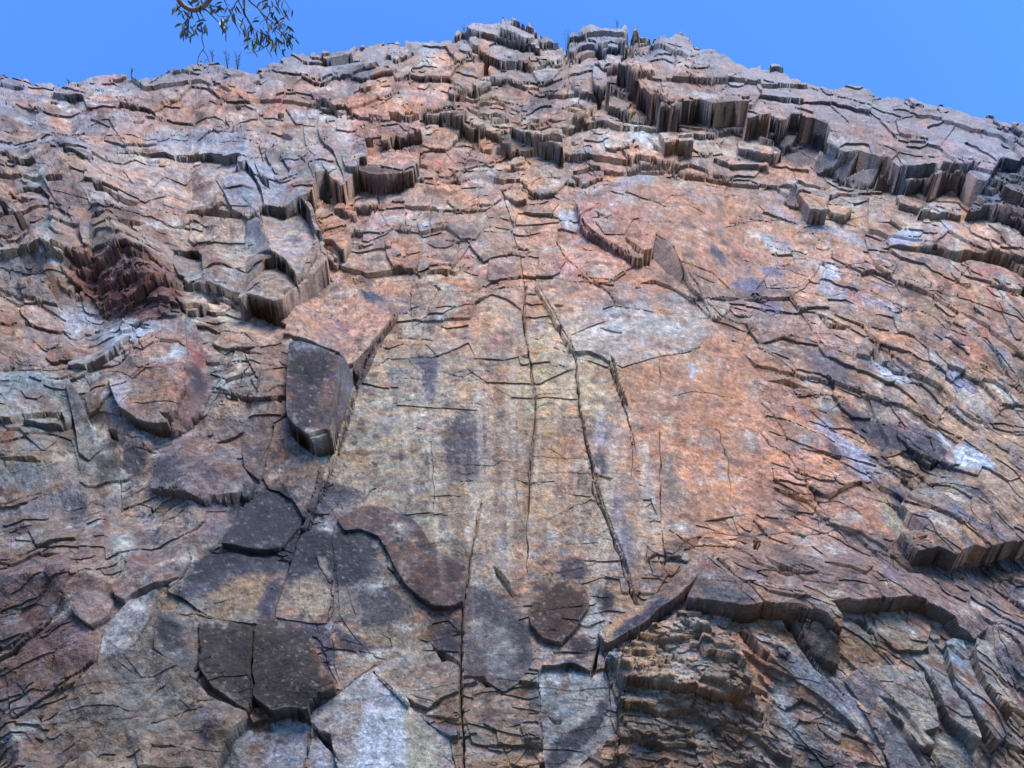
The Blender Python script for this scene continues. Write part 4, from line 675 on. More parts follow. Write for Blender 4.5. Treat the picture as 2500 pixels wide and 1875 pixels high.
STAINS_AND_SHADE = [ # outline, colour, strength, speckle: shade painted on overhang undersides, and marks with their own shape
 ([(1480,185),(1548,205),(1580,222),(1617,240),(1612,258),(1668,250),(1800,242),(1830,250),(1800,310),(1640,330),(1570,310),(1530,240),(1480,215)],(92,74,72),.8,.3),  # from here: roof underside shade put into the rock colour
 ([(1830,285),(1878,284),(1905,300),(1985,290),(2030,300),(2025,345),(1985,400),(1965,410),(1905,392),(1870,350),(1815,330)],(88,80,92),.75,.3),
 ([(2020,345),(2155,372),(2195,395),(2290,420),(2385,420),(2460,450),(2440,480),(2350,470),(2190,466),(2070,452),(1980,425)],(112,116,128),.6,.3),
 ([(870,400),(1010,425),(1005,455),(880,440)],(92,68,60),.8,.2),([(925,335),(1030,335),(1030,372),(940,365)],(96,72,62),.7,.2),([(1180,328),(1235,328),(1300,348),(1375,368),(1372,395),(1300,378),(1190,345)],(92,84,74),.7,.2),  # shade painted under the three upper middle ledges
 ([(600,1180),(700,1190),(740,1260),(770,1290),(900,1310),(930,1350),(880,1420),(800,1430),(740,1360),(700,1370),(560,1380),(430,1440),(500,1350),(560,1300)],(66,70,88),.75,.6),
 ([(480,1520),(620,1530),(760,1545),(820,1680),(760,1735),(600,1715),(490,1640)],(64,60,58),.6,.6),([(1290,1480),(1350,1420),(1430,1440),(1430,1500),(1370,1570),(1300,1550)],(78,62,52),.6,.6),
 ([(120,1000),(240,1080),(300,1090),(290,1180),(200,1180)],(100,98,92),.4,.6),([(160,700),(240,650),(400,680),(455,710),(430,750),(370,785),(260,770)],(118,76,66),.7,.5),
 ([(1095,1060),(1110,1015),(1150,1010),(1185,1040),(1195,1100),(1185,1150),(1150,1165),(1110,1160),(1085,1120)],(84,82,98),.72,1.0),
 ([(1020,870),(1060,860),(1078,900),(1060,940),(1080,955),(1050,980),(1025,950),(1045,910),(1018,890)],(92,92,120),.75,.5),
 ([(940,900),(970,890),(985,930),(965,950),(940,930)],(96,94,104),.6,.6),([(870,715),(895,708),(920,712),(945,738),(910,735),(875,730)],(86,94,128),.85,.3),
 ([(872,484),(900,482),(903,495),(880,495)],(84,90,120),.8,.2),([(970,465),(982,468),(985,500),(972,502)],(86,86,104),.8,.3),([(868,690),(900,675),(920,680),(915,695),(890,700)],(104,88,92),.7,.3),
 ([(705,860),(725,845),(820,865),(800,930),(770,960),(760,1050),(725,1050),(705,980)],(52,50,62),.55,.8),
 ([(1735,600),(1750,602),(1782,625),(1782,640),(1755,632),(1735,615)],(96,98,128),.9,.2),([(1775,690),(1800,682),(1850,690),(1890,705),(1850,718),(1800,710)],(98,104,140),.85,.4),([(1855,650),(1900,655),(1940,668),(1900,680),(1870,672)],(98,102,138),.75,.4),
 ([(1845,735),(1890,740),(1930,770),(1900,775),(1860,760)],(104,106,138),.75,.5),([(1995,645),(2050,650),(2060,680),(2030,690),(2000,670)],(176,186,200),.8,.3),([(2000,680),(2040,690),(2080,720),(2060,735),(2010,715),(1985,700)],(150,160,184),.6,.4),
 ([(2115,690),(2150,695),(2180,710),(2150,712)],(100,106,150),.7,.3),([(2110,715),(2150,735),(2200,760),(2190,780),(2140,760),(2100,735)],(138,146,170),.6,.5),
 ([(2080,848),(2120,862),(2175,900),(2240,935),(2255,945),(2200,938),(2150,920),(2120,885)],(166,180,196),.8,.3),([(2245,820),(2270,850),(2300,880),(2340,930),(2300,920),(2262,880)],(158,170,178),.6,.4),
 ([(2290,905),(2330,905),(2370,930),(2400,960),(2350,955),(2310,930)],(108,116,150),.75,.4),([(2320,780),(2360,790),(2400,810),(2360,806)],(112,120,150),.7,.4),
 ([(2290,1045),(2310,1055),(2330,1090),(2320,1105),(2292,1075)],(164,180,198),.8,.3),([(2325,1105),(2350,1088),(2380,1092),(2420,1120),(2435,1135),(2430,1158),(2400,1150),(2350,1140),(2318,1135)],(166,182,204),.8,.35),
 ([(2040,1000),(2100,1010),(2180,1045),(2250,1075),(2300,1110),(2330,1145),(2290,1160),(2230,1120),(2180,1110),(2130,1080),(2080,1045)],(82,84,104),.75,.7),
 ([(2200,1030),(2260,1040),(2300,1080),(2330,1130),(2280,1100),(2230,1070)],(84,90,122),.6,.6),([(1980,860),(2040,870),(2080,920),(2060,950),(2010,930),(1985,890)],(100,98,118),.6,.7),
 ([(1985,1020),(2020,1015),(2060,1060),(2120,1110),(2150,1175),(2120,1180),(2080,1140),(2040,1090),(2000,1050)],(152,158,184),.75,.5),([(1930,960),(1960,985),(1985,1015),(1960,1010)],(150,156,178),.5,.5),
 ([(2010,1088),(2050,1095),(2080,1130),(2040,1125)],(92,90,98),.7,.6),([(2160,1180),(2200,1200),(2215,1250),(2235,1300),(2225,1310),(2190,1240)],(88,96,128),.75,.5),([(2230,1250),(2270,1260),(2270,1290),(2240,1300)],(84,88,112),.7,.5),
 ([(2300,1240),(2340,1230),(2400,1270),(2480,1310),(2420,1300),(2340,1270)],(98,104,136),.7,.5),([(2355,1185),(2390,1190),(2400,1215),(2370,1210)],(84,84,104),.7,.5),
 ([(2100,1170),(2140,1190),(2180,1230),(2230,1330),(2200,1330),(2150,1250)],(144,148,130),.6,.5),([(1682,888),(1695,886),(1703,895),(1700,925),(1690,932),(1681,920)],(164,176,204),.9,.2),
 ([(1362,515),(1400,512),(1425,545),(1440,562),(1390,562),(1370,545)],(168,178,190),.85,.4),([(1368,395),(1400,400),(1430,430),(1410,425)],(170,182,196),.7,.4),([(1310,400),(1360,420),(1380,450),(1340,460)],(164,168,164),.5,.5),
 ([(1450,345),(1480,325),(1484,335),(1462,345)],(180,188,200),.9,.1),([(1522,290),(1540,295),(1600,350),(1590,370),(1550,345),(1530,320)],(176,180,190),.75,.5),([(1620,350),(1700,380),(1720,420),(1690,410)],(180,172,168),.5,.5),
 ([(1510,430),(1560,425),(1620,438),(1560,450),(1510,460),(1500,470)],(140,146,162),.7,.4),([(1860,495),(1930,520),(2040,540),(2120,600),(2100,608),(2000,560),(1900,535)],(150,156,170),.6,.5),
 ([(2148,600),(2200,565),(2260,560),(2250,590),(2200,602)],(140,156,184),.8,.4),([(2245,555),(2300,542),(2340,550),(2320,562)],(140,156,186),.7,.3),([(2080,555),(2120,552),(2125,565),(2100,570)],(176,188,204),.6,.4),
 ([(1455,1000),(1475,1000),(1490,1070),(1470,1110),(1450,1060)],(124,128,144),.6,.7),([(1448,1110),(1470,1095),(1500,1160),(1480,1165),(1450,1140)],(80,84,98),.75,.5),([(1555,1060),(1580,1080),(1600,1200),(1600,1260),(1580,1240),(1565,1150)],(172,168,168),.6,.6),
 ([(1612,1100),(1650,1100),(1660,1180),(1650,1240),(1620,1200)],(116,116,114),.6,.7),([(1480,1190),(1510,1200),(1540,1290),(1550,1380),(1530,1400),(1500,1300)],(104,106,120),.65,.6),
 ([(1365,1370),(1400,1362),(1430,1375),(1432,1410),(1395,1420),(1365,1400)],(82,78,86),.75,.6),([(1420,1150),(1440,1160),(1440,1200),(1415,1190)],(90,88,80),.6,.7),([(1420,1240),(1445,1240),(1430,1270)],(92,92,94),.6,.6),
 ([(1210,1300),(1240,1280),(1250,1380),(1230,1430),(1205,1380)],(156,154,152),.6,.7),([(1225,1180),(1255,1165),(1250,1240),(1230,1260)],(166,162,156),.5,.6),([(1055,1125),(1070,1130),(1075,1200),(1060,1200)],(164,168,172),.7,.5),([(1125,1160),(1170,1165),(1190,1200),(1140,1200)],(150,150,146),.4,.6),
 ([(1130,1305),(1140,1285),(1155,1290),(1152,1310),(1135,1312)],(186,192,194),.95,.1),([(1295,900),(1310,905),(1310,960),(1270,960),(1265,920)],(170,100,70),.0,.5),([(1390,990),(1405,985),(1405,1010),(1395,1015)],(176,112,84),.7,.4),([(1400,1060),(1430,1090),(1430,1130),(1400,1100)],(164,104,76),.6,.5),([(1270,930),(1300,925),(1300,950),(1275,950)],(176,116,84),.6,.5),
 ([(790,1180),(830,1175),(870,1195),(900,1225),(860,1230),(810,1240),(780,1250)],(84,88,108),.7,.4),([(960,1250),(990,1240),(1010,1265),(1040,1320),(1080,1370),(1130,1400),(1100,1380),(1050,1340),(1015,1290)],(88,94,118),.85,.3),
 ([(500,1362),(700,1355),(700,1400),(640,1395),(520,1440),(420,1480),(440,1420)],(76,82,108),.75,.5),([(640,1440),(690,1400),(665,1510),(630,1510)],(80,84,114),.75,.3),([(560,1400),(640,1400),(650,1440),(620,1500),(540,1500),(530,1450)],(158,136,108),.6,.5),
 ([(700,1360),(775,1365),(780,1400),(730,1410),(700,1440)],(66,72,94),.8,.4),([(720,1420),(780,1400),(805,1440),(800,1500),(740,1515),(712,1480)],(160,150,126),.75,.5),([(770,1350),(788,1360),(808,1390),(810,1420),(795,1410),(778,1375)],(164,156,140),.9,.2),
 ([(820,1350),(900,1350),(940,1370),(900,1420),(840,1430)],(84,88,114),.65,.6),([(870,1450),(960,1440),(1000,1480),(960,1530),(890,1520)],(86,90,106),.6,.7),([(810,1520),(880,1560),(900,1600),(850,1590),(815,1560)],(84,86,108),.7,.5),([(690,1500),(800,1530),(820,1600),(800,1650),(775,1570)],(82,86,118),.7,.4),
 ([(1040,1500),(1090,1490),(1122,1520),(1122,1610),(1080,1590),(1040,1560)],(76,72,78),.75,.5),([(1015,1560),(1050,1515),(1075,1490),(1090,1495),(1050,1560)],(140,108,74),.6,.5),([(1135,1430),(1200,1440),(1260,1480),(1290,1530),(1290,1620),(1270,1640),(1240,1560),(1180,1480)],(78,80,94),.5,.6),
 ([(1200,1530),(1250,1530),(1270,1600),(1240,1650),(1180,1640),(1180,1570)],(146,148,144),.55,.7),([(1440,1425),(1465,1425),(1475,1500),(1495,1520),(1480,1555),(1455,1575),(1425,1545),(1415,1510),(1440,1490)],(150,154,158),.85,.4),
 ([(1455,1440),(1485,1430),(1500,1465),(1490,1500),(1470,1500),(1460,1470)],(66,66,76),.85,.3),([(1380,1560),(1420,1550),(1448,1580),(1430,1610),(1400,1610)],(84,78,84),.85,.4),([(1378,1600),(1400,1610),(1395,1640),(1375,1645)],(84,80,84),.9,.2),
 ([(1512,1415),(1520,1408),(1535,1412),(1532,1425),(1520,1436)],(150,164,172),.9,.1),([(1565,1415),(1580,1415),(1586,1430),(1578,1440)],(150,164,172),.9,.1),([(1500,1440),(1530,1450),(1545,1480),(1520,1490)],(168,122,92),.6,.5),
 ([(1340,1820),(1400,1780),(1450,1740),(1475,1700),(1490,1690),(1490,1725),(1460,1770),(1420,1830),(1370,1875),(1330,1875)],(78,84,104),.85,.3),([(1345,1805),(1410,1760),(1450,1715),(1480,1690),(1455,1725),(1420,1770)],(160,158,146),.7,.2),
 ([(1478,1595),(1500,1592),(1510,1615),(1505,1640),(1492,1645),(1480,1625)],(118,146,178),.9,.1),([(1317,1645),(1330,1635),(1335,1680),(1320,1720)],(180,196,214),.8,.3),([(1345,1650),(1365,1655),(1368,1680),(1352,1670)],(158,166,200),.7,.3),
 ([(1466,1546),(1520,1502),(1612,1450),(1640,1430),(1600,1460),(1530,1520),(1480,1560)],(170,138,106),.8,.3),([(1490,1550),(1540,1510),(1620,1455),(1640,1470),(1612,1490),(1560,1530),(1500,1566)],(76,80,108),.85,.4),([(1700,1370),(1719,1355),(1750,1385),(1720,1400)],(150,108,92),.7,.3),
 ([(1700,1430),(1760,1430),(1830,1460),(1860,1486),(1790,1484),(1720,1462)],(86,96,110),.6,.4),([(1800,1500),(1860,1590),(1885,1650),(1870,1700),(1840,1640),(1790,1570)],(152,108,84),.7,.5),([(1870,1620),(1885,1660),(1870,1700),(1850,1660)],(164,112,86),.5,.5),
 ([(1885,1655),(1905,1670),(1960,1780),(2030,1875),(2020,1900),(1940,1800),(1890,1710)],(140,152,164),.75,.7),([(1930,1790),(1990,1830),(2100,1875),(2000,1900),(1960,1850)],(70,74,90),.7,.6),([(1850,1545),(1865,1548),(1900,1585),(1890,1590)],(140,158,168),.8,.3),
 ([(1990,1600),(2025,1605),(2035,1650),(2010,1640)],(134,142,150),.7,.4),([(2010,1460),(2050,1450),(2075,1490),(2070,1510),(2045,1500)],(168,164,132),.7,.4),([(2150,1490),(2200,1465),(2240,1465),(2200,1480)],(100,104,130),.6,.3),
 ([(2300,1570),(2345,1545),(2380,1570),(2360,1590)],(128,148,156),.8,.3),([(2340,1520),(2400,1530),(2460,1640),(2500,1700),(2500,1640),(2420,1550)],(92,100,128),.6,.5),([(2164,1630),(2185,1632),(2195,1640),(2170,1640)],(190,200,206),.9,.1),
 ([(2320,1590),(2345,1590),(2355,1640),(2330,1620)],(120,140,170),.7,.2),([(2290,1700),(2320,1690),(2345,1730),(2325,1750),(2300,1730)],(112,96,92),.8,.3),([(2385,1720),(2430,1710),(2460,1760),(2450,1790),(2410,1760)],(140,116,104),.8,.3),
 ([(1880,1330),(1940,1345),(2000,1400),(1960,1410),(1900,1380)],(104,102,100),.5,.7),([(1800,1390),(1840,1380),(1870,1400),(1830,1410)],(96,94,110),.5,.6),([(2130,1380),(2180,1375),(2210,1420),(2160,1420)],(110,104,124),.5,.6),([(2050,1380),(2090,1400),(2110,1440),(2070,1430)],(88,88,94),.6,.6),
 ([(2440,1420),(2500,1425),(2500,1475),(2465,1450)],(90,100,130),.6,.3),([(2240,1360),(2330,1365),(2420,1345),(2500,1340),(2500,1410),(2400,1415),(2330,1400),(2270,1385)],(72,72,72),.6,.4),  # second outline: underside shade of the far overhang, painted in
 ([(590,1000),(610,990),(620,1040),(600,1060)],(90,90,100),.5,.6),([(650,930),(690,930),(685,960),(655,950)],(82,90,98),.0,.5),([(300,1090),(340,1090),(360,1110),(340,1160),(305,1160)],(74,74,92),.8,.4),([(380,1130),(420,1110),(450,1120),(440,1180),(390,1190),(370,1160)],(84,86,104),.7,.6),
 ([(500,1150),(540,1140),(530,1180),(490,1190)],(98,90,110),.5,.5),([(230,1110),(285,1110),(290,1180),(240,1180)],(90,88,84),.6,.4),([(440,1090),(480,1060),(500,1090),(460,1110)],(128,96,84),.5,.5),([(270,1300),(330,1300),(310,1380),(280,1420),(275,1360)],(150,160,156),.6,.4),
 ([(255,1260),(272,1262),(265,1310),(252,1310)],(140,96,84),.8,.2),([(340,1300),(380,1290),(400,1310),(360,1325)],(98,98,118),.6,.5),([(165,1220),(210,1215),(215,1290),(175,1290)],(96,98,110),.6,.4),([(110,1400),(140,1390),(120,1445),(100,1440)],(124,84,76),.8,.3),
 ([(190,1395),(220,1395),(240,1440),(205,1430)],(84,74,76),.5,.4),([(160,1440),(176,1435),(180,1460),(166,1460)],(160,172,168),.9,.1),([(60,1500),(100,1480),(105,1520),(50,1545)],(136,96,88),.6,.3),([(50,1680),(75,1678),(62,1720),(48,1712)],(144,150,144),.9,.1),([(15,1700),(40,1700),(30,1735),(8,1740)],(128,138,134),.7,.3),
 ([(95,1780),(108,1775),(108,1800),(98,1808)],(150,164,164),.9,.1),([(310,1640),(350,1620),(365,1680),(330,1730),(300,1720)],(126,132,132),.6,.5),([(370,1740),(420,1740),(410,1780),(360,1790)],(130,132,130),.5,.6),([(490,1770),(515,1760),(510,1820),(490,1850)],(72,68,86),.85,.3),
 ([(230,1580),(260,1540),(300,1480),(370,1440),(330,1520),(280,1600)],(160,166,174),.6,.5),([(395,1510),(450,1520),(440,1580),(400,1590),(385,1560)],(72,80,102),.6,.5),([(405,1505),(440,1503),(460,1512),(440,1516)],(176,156,128),.9,.1),
 ([(630,1530),(690,1530),(700,1580),(690,1620),(660,1618),(640,1580)],(108,104,92),.7,.7),([(772,1620),(785,1625),(800,1650),(795,1660),(780,1650)],(176,180,178),.95,.1),([(670,1522),(692,1522),(690,1534),(672,1532)],(176,184,188),.8,.2),([(612,1540),(630,1530),(622,1600),(612,1680)],(120,92,66),.7,.3),
 ([(755,1540),(772,1560),(790,1640),(822,1670),(815,1700),(785,1660),(765,1600)],(138,100,72),.7,.3),([(890,1715),(985,1705),(1000,1800),(985,1990),(860,1990),(880,1790)],(166,184,206),.55,.7),([(905,1660),(940,1670),(1000,1725),(975,1720),(930,1690)],(160,172,196),.8,.4),([(985,1730),(1060,1790),(1080,1875),(985,1875),(990,1800)],(146,144,126),.75,.4),
 ([(612,1760),(650,1762),(665,1790),(640,1792),(615,1785)],(112,84,62),.9,.1),([(782,1790),(805,1800),(822,1840),(800,1835)],(102,74,56),.9,.2),([(560,1800),(600,1790),(590,1875),(550,1875)],(124,132,122),.7,.4),([(612,1708),(680,1728),(680,1760),(640,1755),(612,1745)],(108,78,56),.8,.3),
 ([(160,752),(200,740),(240,760),(250,790),(200,800),(180,840),(150,800)],(156,164,184),.75,.4),([(190,830),(240,820),(290,800),(390,800),(360,820),(280,850)],(148,158,174),.7,.4),([(240,960),(300,925),(320,935),(295,1000),(275,1040),(262,1010)],(152,154,168),.75,.4),([(0,920),(60,905),(130,915),(160,940),(60,960),(0,990)],(128,144,158),.7,.4),
 ([(455,900),(480,880),(505,950),(490,960),(465,940)],(62,62,84),.7,.3),([(465,860),(490,850),(500,900),(480,910)],(160,80,76),.6,.4),([(0,1050),(40,1045),(35,1090),(0,1100)],(142,98,84),.7,.4),([(0,1140),(60,1130),(110,1150),(90,1190),(0,1200)],(112,124,132),.7,.4),([(110,1200),(150,1195),(145,1230),(115,1230)],(136,150,164),.6,.3),
 ([(410,840),(455,835),(455,870),(420,875)],(150,166,176),.8,.2),([(440,780),(465,780),(462,815),(445,815)],(124,142,152),.7,.3),([(595,545),(632,532),(640,548),(600,560)],(140,148,176),.8,.2),([(105,540),(135,535),(130,580),(100,575)],(112,124,136),.7,.3),([(700,560),(735,580),(740,590),(715,600)],(96,92,112),.6,.5),([(220,480),(250,478),(245,495),(225,498)],(136,140,160),.7,.3),
 ([(560,355),(620,350),(660,400),(700,470),(660,500),(600,460)],(128,138,160),.55,.4),([(320,335),(440,320),(600,320),(640,345),(520,360),(400,360)],(128,136,156),.6,.4),([(0,215),(60,215),(120,240),(80,255),(0,250)],(112,122,148),.5,.3),([(0,180),(40,185),(80,205),(75,225),(0,215)],(104,116,150),.7,.2),
 ([(1290,250),(1340,190),(1370,230),(1350,270),(1310,280)],(112,104,106),.7,.5),([(1230,195),(1290,200),(1280,240),(1240,245)],(132,92,78),.5,.4),([(700,840),(760,836),(820,852),(836,868),(800,858),(740,850),(705,850)],(150,166,182),.9,.2),([(775,800),(800,790),(860,800),(850,830),(790,820)],(128,112,118),.5,.5),
 ([(945,800),(965,810),(1000,830),(1000,820),(970,780)],(112,80,68),.6,.3),([(970,790),(1010,770),(1026,800),(1020,825),(985,820)],(164,164,150),.7,.3),([(1240,760),(1270,790),(1285,830),(1260,820)],(140,150,164),.6,.4),([(1180,870),(1220,880),(1210,910),(1180,900)],(112,104,104),.4,.6),
]
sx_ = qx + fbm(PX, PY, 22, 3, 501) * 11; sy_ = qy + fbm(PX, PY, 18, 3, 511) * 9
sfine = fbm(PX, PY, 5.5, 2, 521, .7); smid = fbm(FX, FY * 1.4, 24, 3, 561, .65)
for poly, c, st, sp in STAINS_AND_SHADE:
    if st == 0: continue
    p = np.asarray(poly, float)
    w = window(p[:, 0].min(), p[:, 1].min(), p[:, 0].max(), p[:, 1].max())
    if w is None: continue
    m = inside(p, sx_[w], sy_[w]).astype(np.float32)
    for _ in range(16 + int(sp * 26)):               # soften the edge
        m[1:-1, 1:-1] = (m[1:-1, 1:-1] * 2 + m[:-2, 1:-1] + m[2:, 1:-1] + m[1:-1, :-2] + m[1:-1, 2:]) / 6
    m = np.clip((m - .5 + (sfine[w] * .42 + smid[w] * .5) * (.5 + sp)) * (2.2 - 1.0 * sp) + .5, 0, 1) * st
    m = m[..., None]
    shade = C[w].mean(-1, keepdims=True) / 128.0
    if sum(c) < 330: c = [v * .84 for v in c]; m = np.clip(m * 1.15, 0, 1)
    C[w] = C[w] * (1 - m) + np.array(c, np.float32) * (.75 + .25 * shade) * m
# thin streaks washed down the face and fine mottling of the stone
rad = (PX - 1250) / (3685 - PY) * 2400
st1 = fbm(rad, PY * .10, 16, 3, 531, .6)
mid = np.exp(-((qx - 1350) / 420) ** 2 - ((qy - 1150) / 330) ** 2)
C *= (1 + .20 * st1 * mid)[..., None]
C = tint(C, np.clip(fbm(rad, PY * .06, 26, 3, 535, .6) * mid * 2.0 - .15, 0, .6), (172, 162, 148))
g1 = fbm(PX, PY * 1.3, 16, 3, 541, .75); g2 = fbm(FX / 1.4, FY, 6.5, 2, 551, .8)
grain = np.random.RandomState(9).rand(*H.shape).astype(np.float32) - .5
C *= (1 + .12 * g1 + .17 * g2 + .18 * grain)[..., None]
dark = np.clip((C.mean(-1) < 100) * 1.0, 0, 1)
C = tint(C, dark * np.clip((g2 - .45) * 4, 0, 1) * .6, (160, 156, 150))
# grey weathering of the stone nearest the rim
rimd = (qy - rim[None, :])
C = tint(C, np.clip(1 - rimd / 55, 0, 1) * (.55 + .5 * n2), (128, 132, 146))
step = np.zeros(H.shape); step[:-1] = np.abs(H[1:] - H[:-1]); step[1:] = np.maximum(step[1:], step[:-1])
step[:, :-1] = np.maximum(step[:, :-1], np.abs(H[:, 1:] - H[:, :-1]))
steep = np.clip((step - 1.5) / 2.5, 0, 1)[..., None]
Cb = C.copy()
for _ in range(16):
    Cb[1:-1, 1:-1] = (Cb[1:-1, 1:-1] + Cb[:-2, 1:-1] + Cb[2:, 1:-1] + Cb[1:-1, :-2] + Cb[1:-1, 2:]) / 5
C = C * (1 - steep) + Cb * steep
cm = C.mean(-1)
C = 132 + (C - 132) * 1.25
cm2 = C.mean(-1, keepdims=True)
C = cm2 + (C - cm2) * .90
C[..., 0] += 1.5; C[..., 1] -= 1; C[..., 2] += 1.5
C[..., 2] -= .45 * np.maximum(0, C[..., 2] - C[..., 0]) * np.clip((150 - cm) / 50, 0, 1)
C = np.clip(C * np.array((1.01, 1.0, .96)), 12, 245)
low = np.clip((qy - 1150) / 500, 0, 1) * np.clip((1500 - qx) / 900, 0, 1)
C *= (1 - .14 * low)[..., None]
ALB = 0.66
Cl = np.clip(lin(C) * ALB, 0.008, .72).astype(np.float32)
print('colour', time.time() - T0)

# ------------------------------------------------------------------ materials
def rock_material(name):
    m = bpy.data.materials.new(name); m.use_nodes = True
    nt = m.node_tree; nd = nt.nodes; lk = nt.links
    b = nd['Principled BSDF']
    at = nd.new('ShaderNodeAttribute'); at.attribute_name = 'stone'
    geo = nd.new('ShaderNodeNewGeometry')
    def noise(scale, det, rough=.6):
        n = nd.new('ShaderNodeTexNoise'); n.inputs['Scale'].default_value = scale; n.inputs['Detail'].default_value = det
        n.inputs['Roughness'].default_value = rough
        lk.new(geo.outputs['Position'], n.inputs['Vector']); return n
    a = noise(30, 7, .74); c = noise(7, 4, .6); fine = noise(115, 3, .7)
    r = nd.new('ShaderNodeMapRange'); r.inputs[1].default_value = .3; r.inputs[2].default_value = .7; r.inputs[3].default_value = .6; r.inputs[4].default_value = 1.38
    lk.new(a.outputs[0], r.inputs[0])
    r2 = nd.new('ShaderNodeMapRange'); r2.inputs[1].default_value = .3; r2.inputs[2].default_value = .7; r2.inputs[3].default_value = .88; r2.inputs[4].default_value = 1.1
    lk.new(c.outputs[0], r2.inputs[0])
    mu = nd.new('ShaderNodeMath'); mu.operation = 'MULTIPLY'; lk.new(r.outputs[0], mu.inputs[0]); lk.new(r2.outputs[0], mu.inputs[1])
    r3 = nd.new('ShaderNodeMapRange'); r3.inputs[1].default_value = .32; r3.inputs[2].default_value = .68; r3.inputs[3].default_value = .74; r3.inputs[4].default_value = 1.24
    lk.new(fine.outputs[0], r3.inputs[0])
    mu0 = mu; mu = nd.new('ShaderNodeMath'); mu.operation = 'MULTIPLY'; lk.new(mu0.outputs[0], mu.inputs[0]); lk.new(r3.outputs[0], mu.inputs[1])
    vm = nd.new('ShaderNodeVectorMath'); vm.operation = 'SCALE'; lk.new(at.outputs['Color'], vm.inputs[0]); lk.new(mu.outputs[0], vm.inputs['Scale'])
    lk.new(vm.outputs[0], b.inputs['Base Color'])
    b.inputs['Roughness'].default_value = .82
    b.inputs['Specular IOR Level'].default_value = .35
    bp = nd.new('ShaderNodeBump'); bp.inputs['Strength'].default_value = .9; bp.inputs['Distance'].default_value = .02
    lk.new(a.outputs[0], bp.inputs['Height']); lk.new(bp.outputs[0], b.inputs['Normal'])
    return m
ROCK = rock_material('cliff_stone')

def plain_material(name, rgb, rough=.8, scale=20.0, var=.35, bump=0.0):
    m = bpy.data.materials.new(name); m.use_nodes = True
    nd = m.node_tree.nodes; lk = m.node_tree.links; b = nd['Principled BSDF']
    n = nd.new('ShaderNodeTexNoise'); n.inputs['Scale'].default_value = scale; n.inputs['Detail'].default_value = 4
    g = nd.new('ShaderNodeNewGeometry'); lk.new(g.outputs['Position'], n.inputs['Vector'])
    cr = nd.new('ShaderNodeValToRGB')
    cr.color_ramp.elements[0].position = .3; cr.color_ramp.elements[1].position = .7
    cr.color_ramp.elements[0].color = tuple(c * (1 - var) for c in rgb) + (1,)
    cr.color_ramp.elements[1].color = tuple(min(1, c * (1 + var)) for c in rgb) + (1,)
    lk.new(n.outputs[0], cr.inputs[0]); lk.new(cr.outputs[0], b.inputs['Base Color'])
    b.inputs['Roughness'].default_value = rough
    if bump:
        bp = nd.new('ShaderNodeBump'); bp.inputs['Strength'].default_value = .5; bp.inputs['Distance'].default_value = bump
        lk.new(n.outputs[0], bp.inputs['Height']); lk.new(bp.outputs[0], b.inputs['Normal'])
    return m

# ------------------------------------------------------------------ points in space
Hm = H * MPP
P = (EYE - N * DW)[None, None, :] + u0[..., None] * U + v0[..., None] * V + Hm[..., None] * N
P = P.astype(np.float32)
rnd = np.random.RandomState(4)
back = []
for k, (dy, dz) in enumerate([(.25, .02), (.9, .05), (2.2, -.1), (5, -.5), (11, -1.5)]):
    r = P[0].copy(); r[:, 1] += dy; r[:, 2] += dz * (1 + vnoise(xs / 40, xs * 0 + k, 33)); back.insert(0, r)
foot = []
for k, vv in enumerate((0.45, 0.1, -.5, -1.1, -1.75)):
    r = P[-1].copy(); t = (vv - v0[-1]) ; r += (t[:, None] * V).astype(np.float32); foot.append(r)
PA = np.concatenate([np.stack(back), P, np.stack(foot)], 0)
CA = np.concatenate([np.repeat(Cl[:1], 5, 0), Cl, np.repeat(Cl[-1:], 5, 0)], 0)
KX = 7
def flank(edge, sgn):
    out = []
    edge = np.stack([np.convolve(np.pad(edge[:, c], 20, mode='edge'), np.ones(41) / 41, 'valid') for c in range(3)], 1)
    for k, du in enumerate((.35, .9, 1.8, 3.4, 6.0, 10.0, 17.0)):
        r = edge.copy(); z = r[:, 2]
        r[:, 0] += sgn * (du + .25 * facet(z * 1.0, z * 0 + k * 1.7, 1.3, 66) * min(du, 2))
        r[:, 1] += .10 * du ** 1.35 + .35 * facet(z * 1.0 + 9, z * 0 + k * 1.3, 1.1, 67) * min(du, 1.5)
        r[:, 2] -= np.clip(z - 1.0, 0, 40) * .012 * du
        out.append(r)
    return np.stack(out, 1)
PA = np.concatenate([flank(PA[:, 0], -1)[:, ::-1], PA, flank(PA[:, -1], 1)], 1).astype(np.float32)
cfl = np.full((CA.shape[0], KX, 3), (.20, .13, .09), np.float32)
CA = np.concatenate([cfl, CA, cfl], 1)
NXA = NX + 2 * KX
PIDA = np.pad(PID, ((5, 5), (KX, KX)))
NR = PA.shape[0]

# stones: broken plates that can be told apart, outside the traced pieces
sid = np.pad(ids_st, ((5, 5), (KX, KX))).astype(np.int64)
inview = (qx > 5) & (qx < 2495) & (qy > 0) & (qy < 1870) & (rg > .5)
inview = np.pad(inview, ((5, 5), (KX, KX)))
free = (PIDA == 0) & inview
cnt = np.bincount(sid[free], minlength=512 * 512)
order = np.argsort(-cnt)[:262]
order = order[cnt[order] > 60]
slot = np.zeros(512 * 512, np.int32); slot[order] = np.arange(len(order)) + 1
OFF = len(DEFS)
OWN = np.where(free & (slot[sid] > 0), slot[sid] + OFF, PIDA)
F_own = OWN[:-1, :-1]
idx = np.arange(NR * NXA).reshape(NR, NXA)
quads = np.stack([idx[:-1, :-1], idx[1:, :-1], idx[1:, 1:], idx[:-1, 1:]], -1).reshape(-1, 4)
fo = F_own.reshape(-1)
HP = np.pad(H, ((5, 5), (KX, KX)), mode='edge')
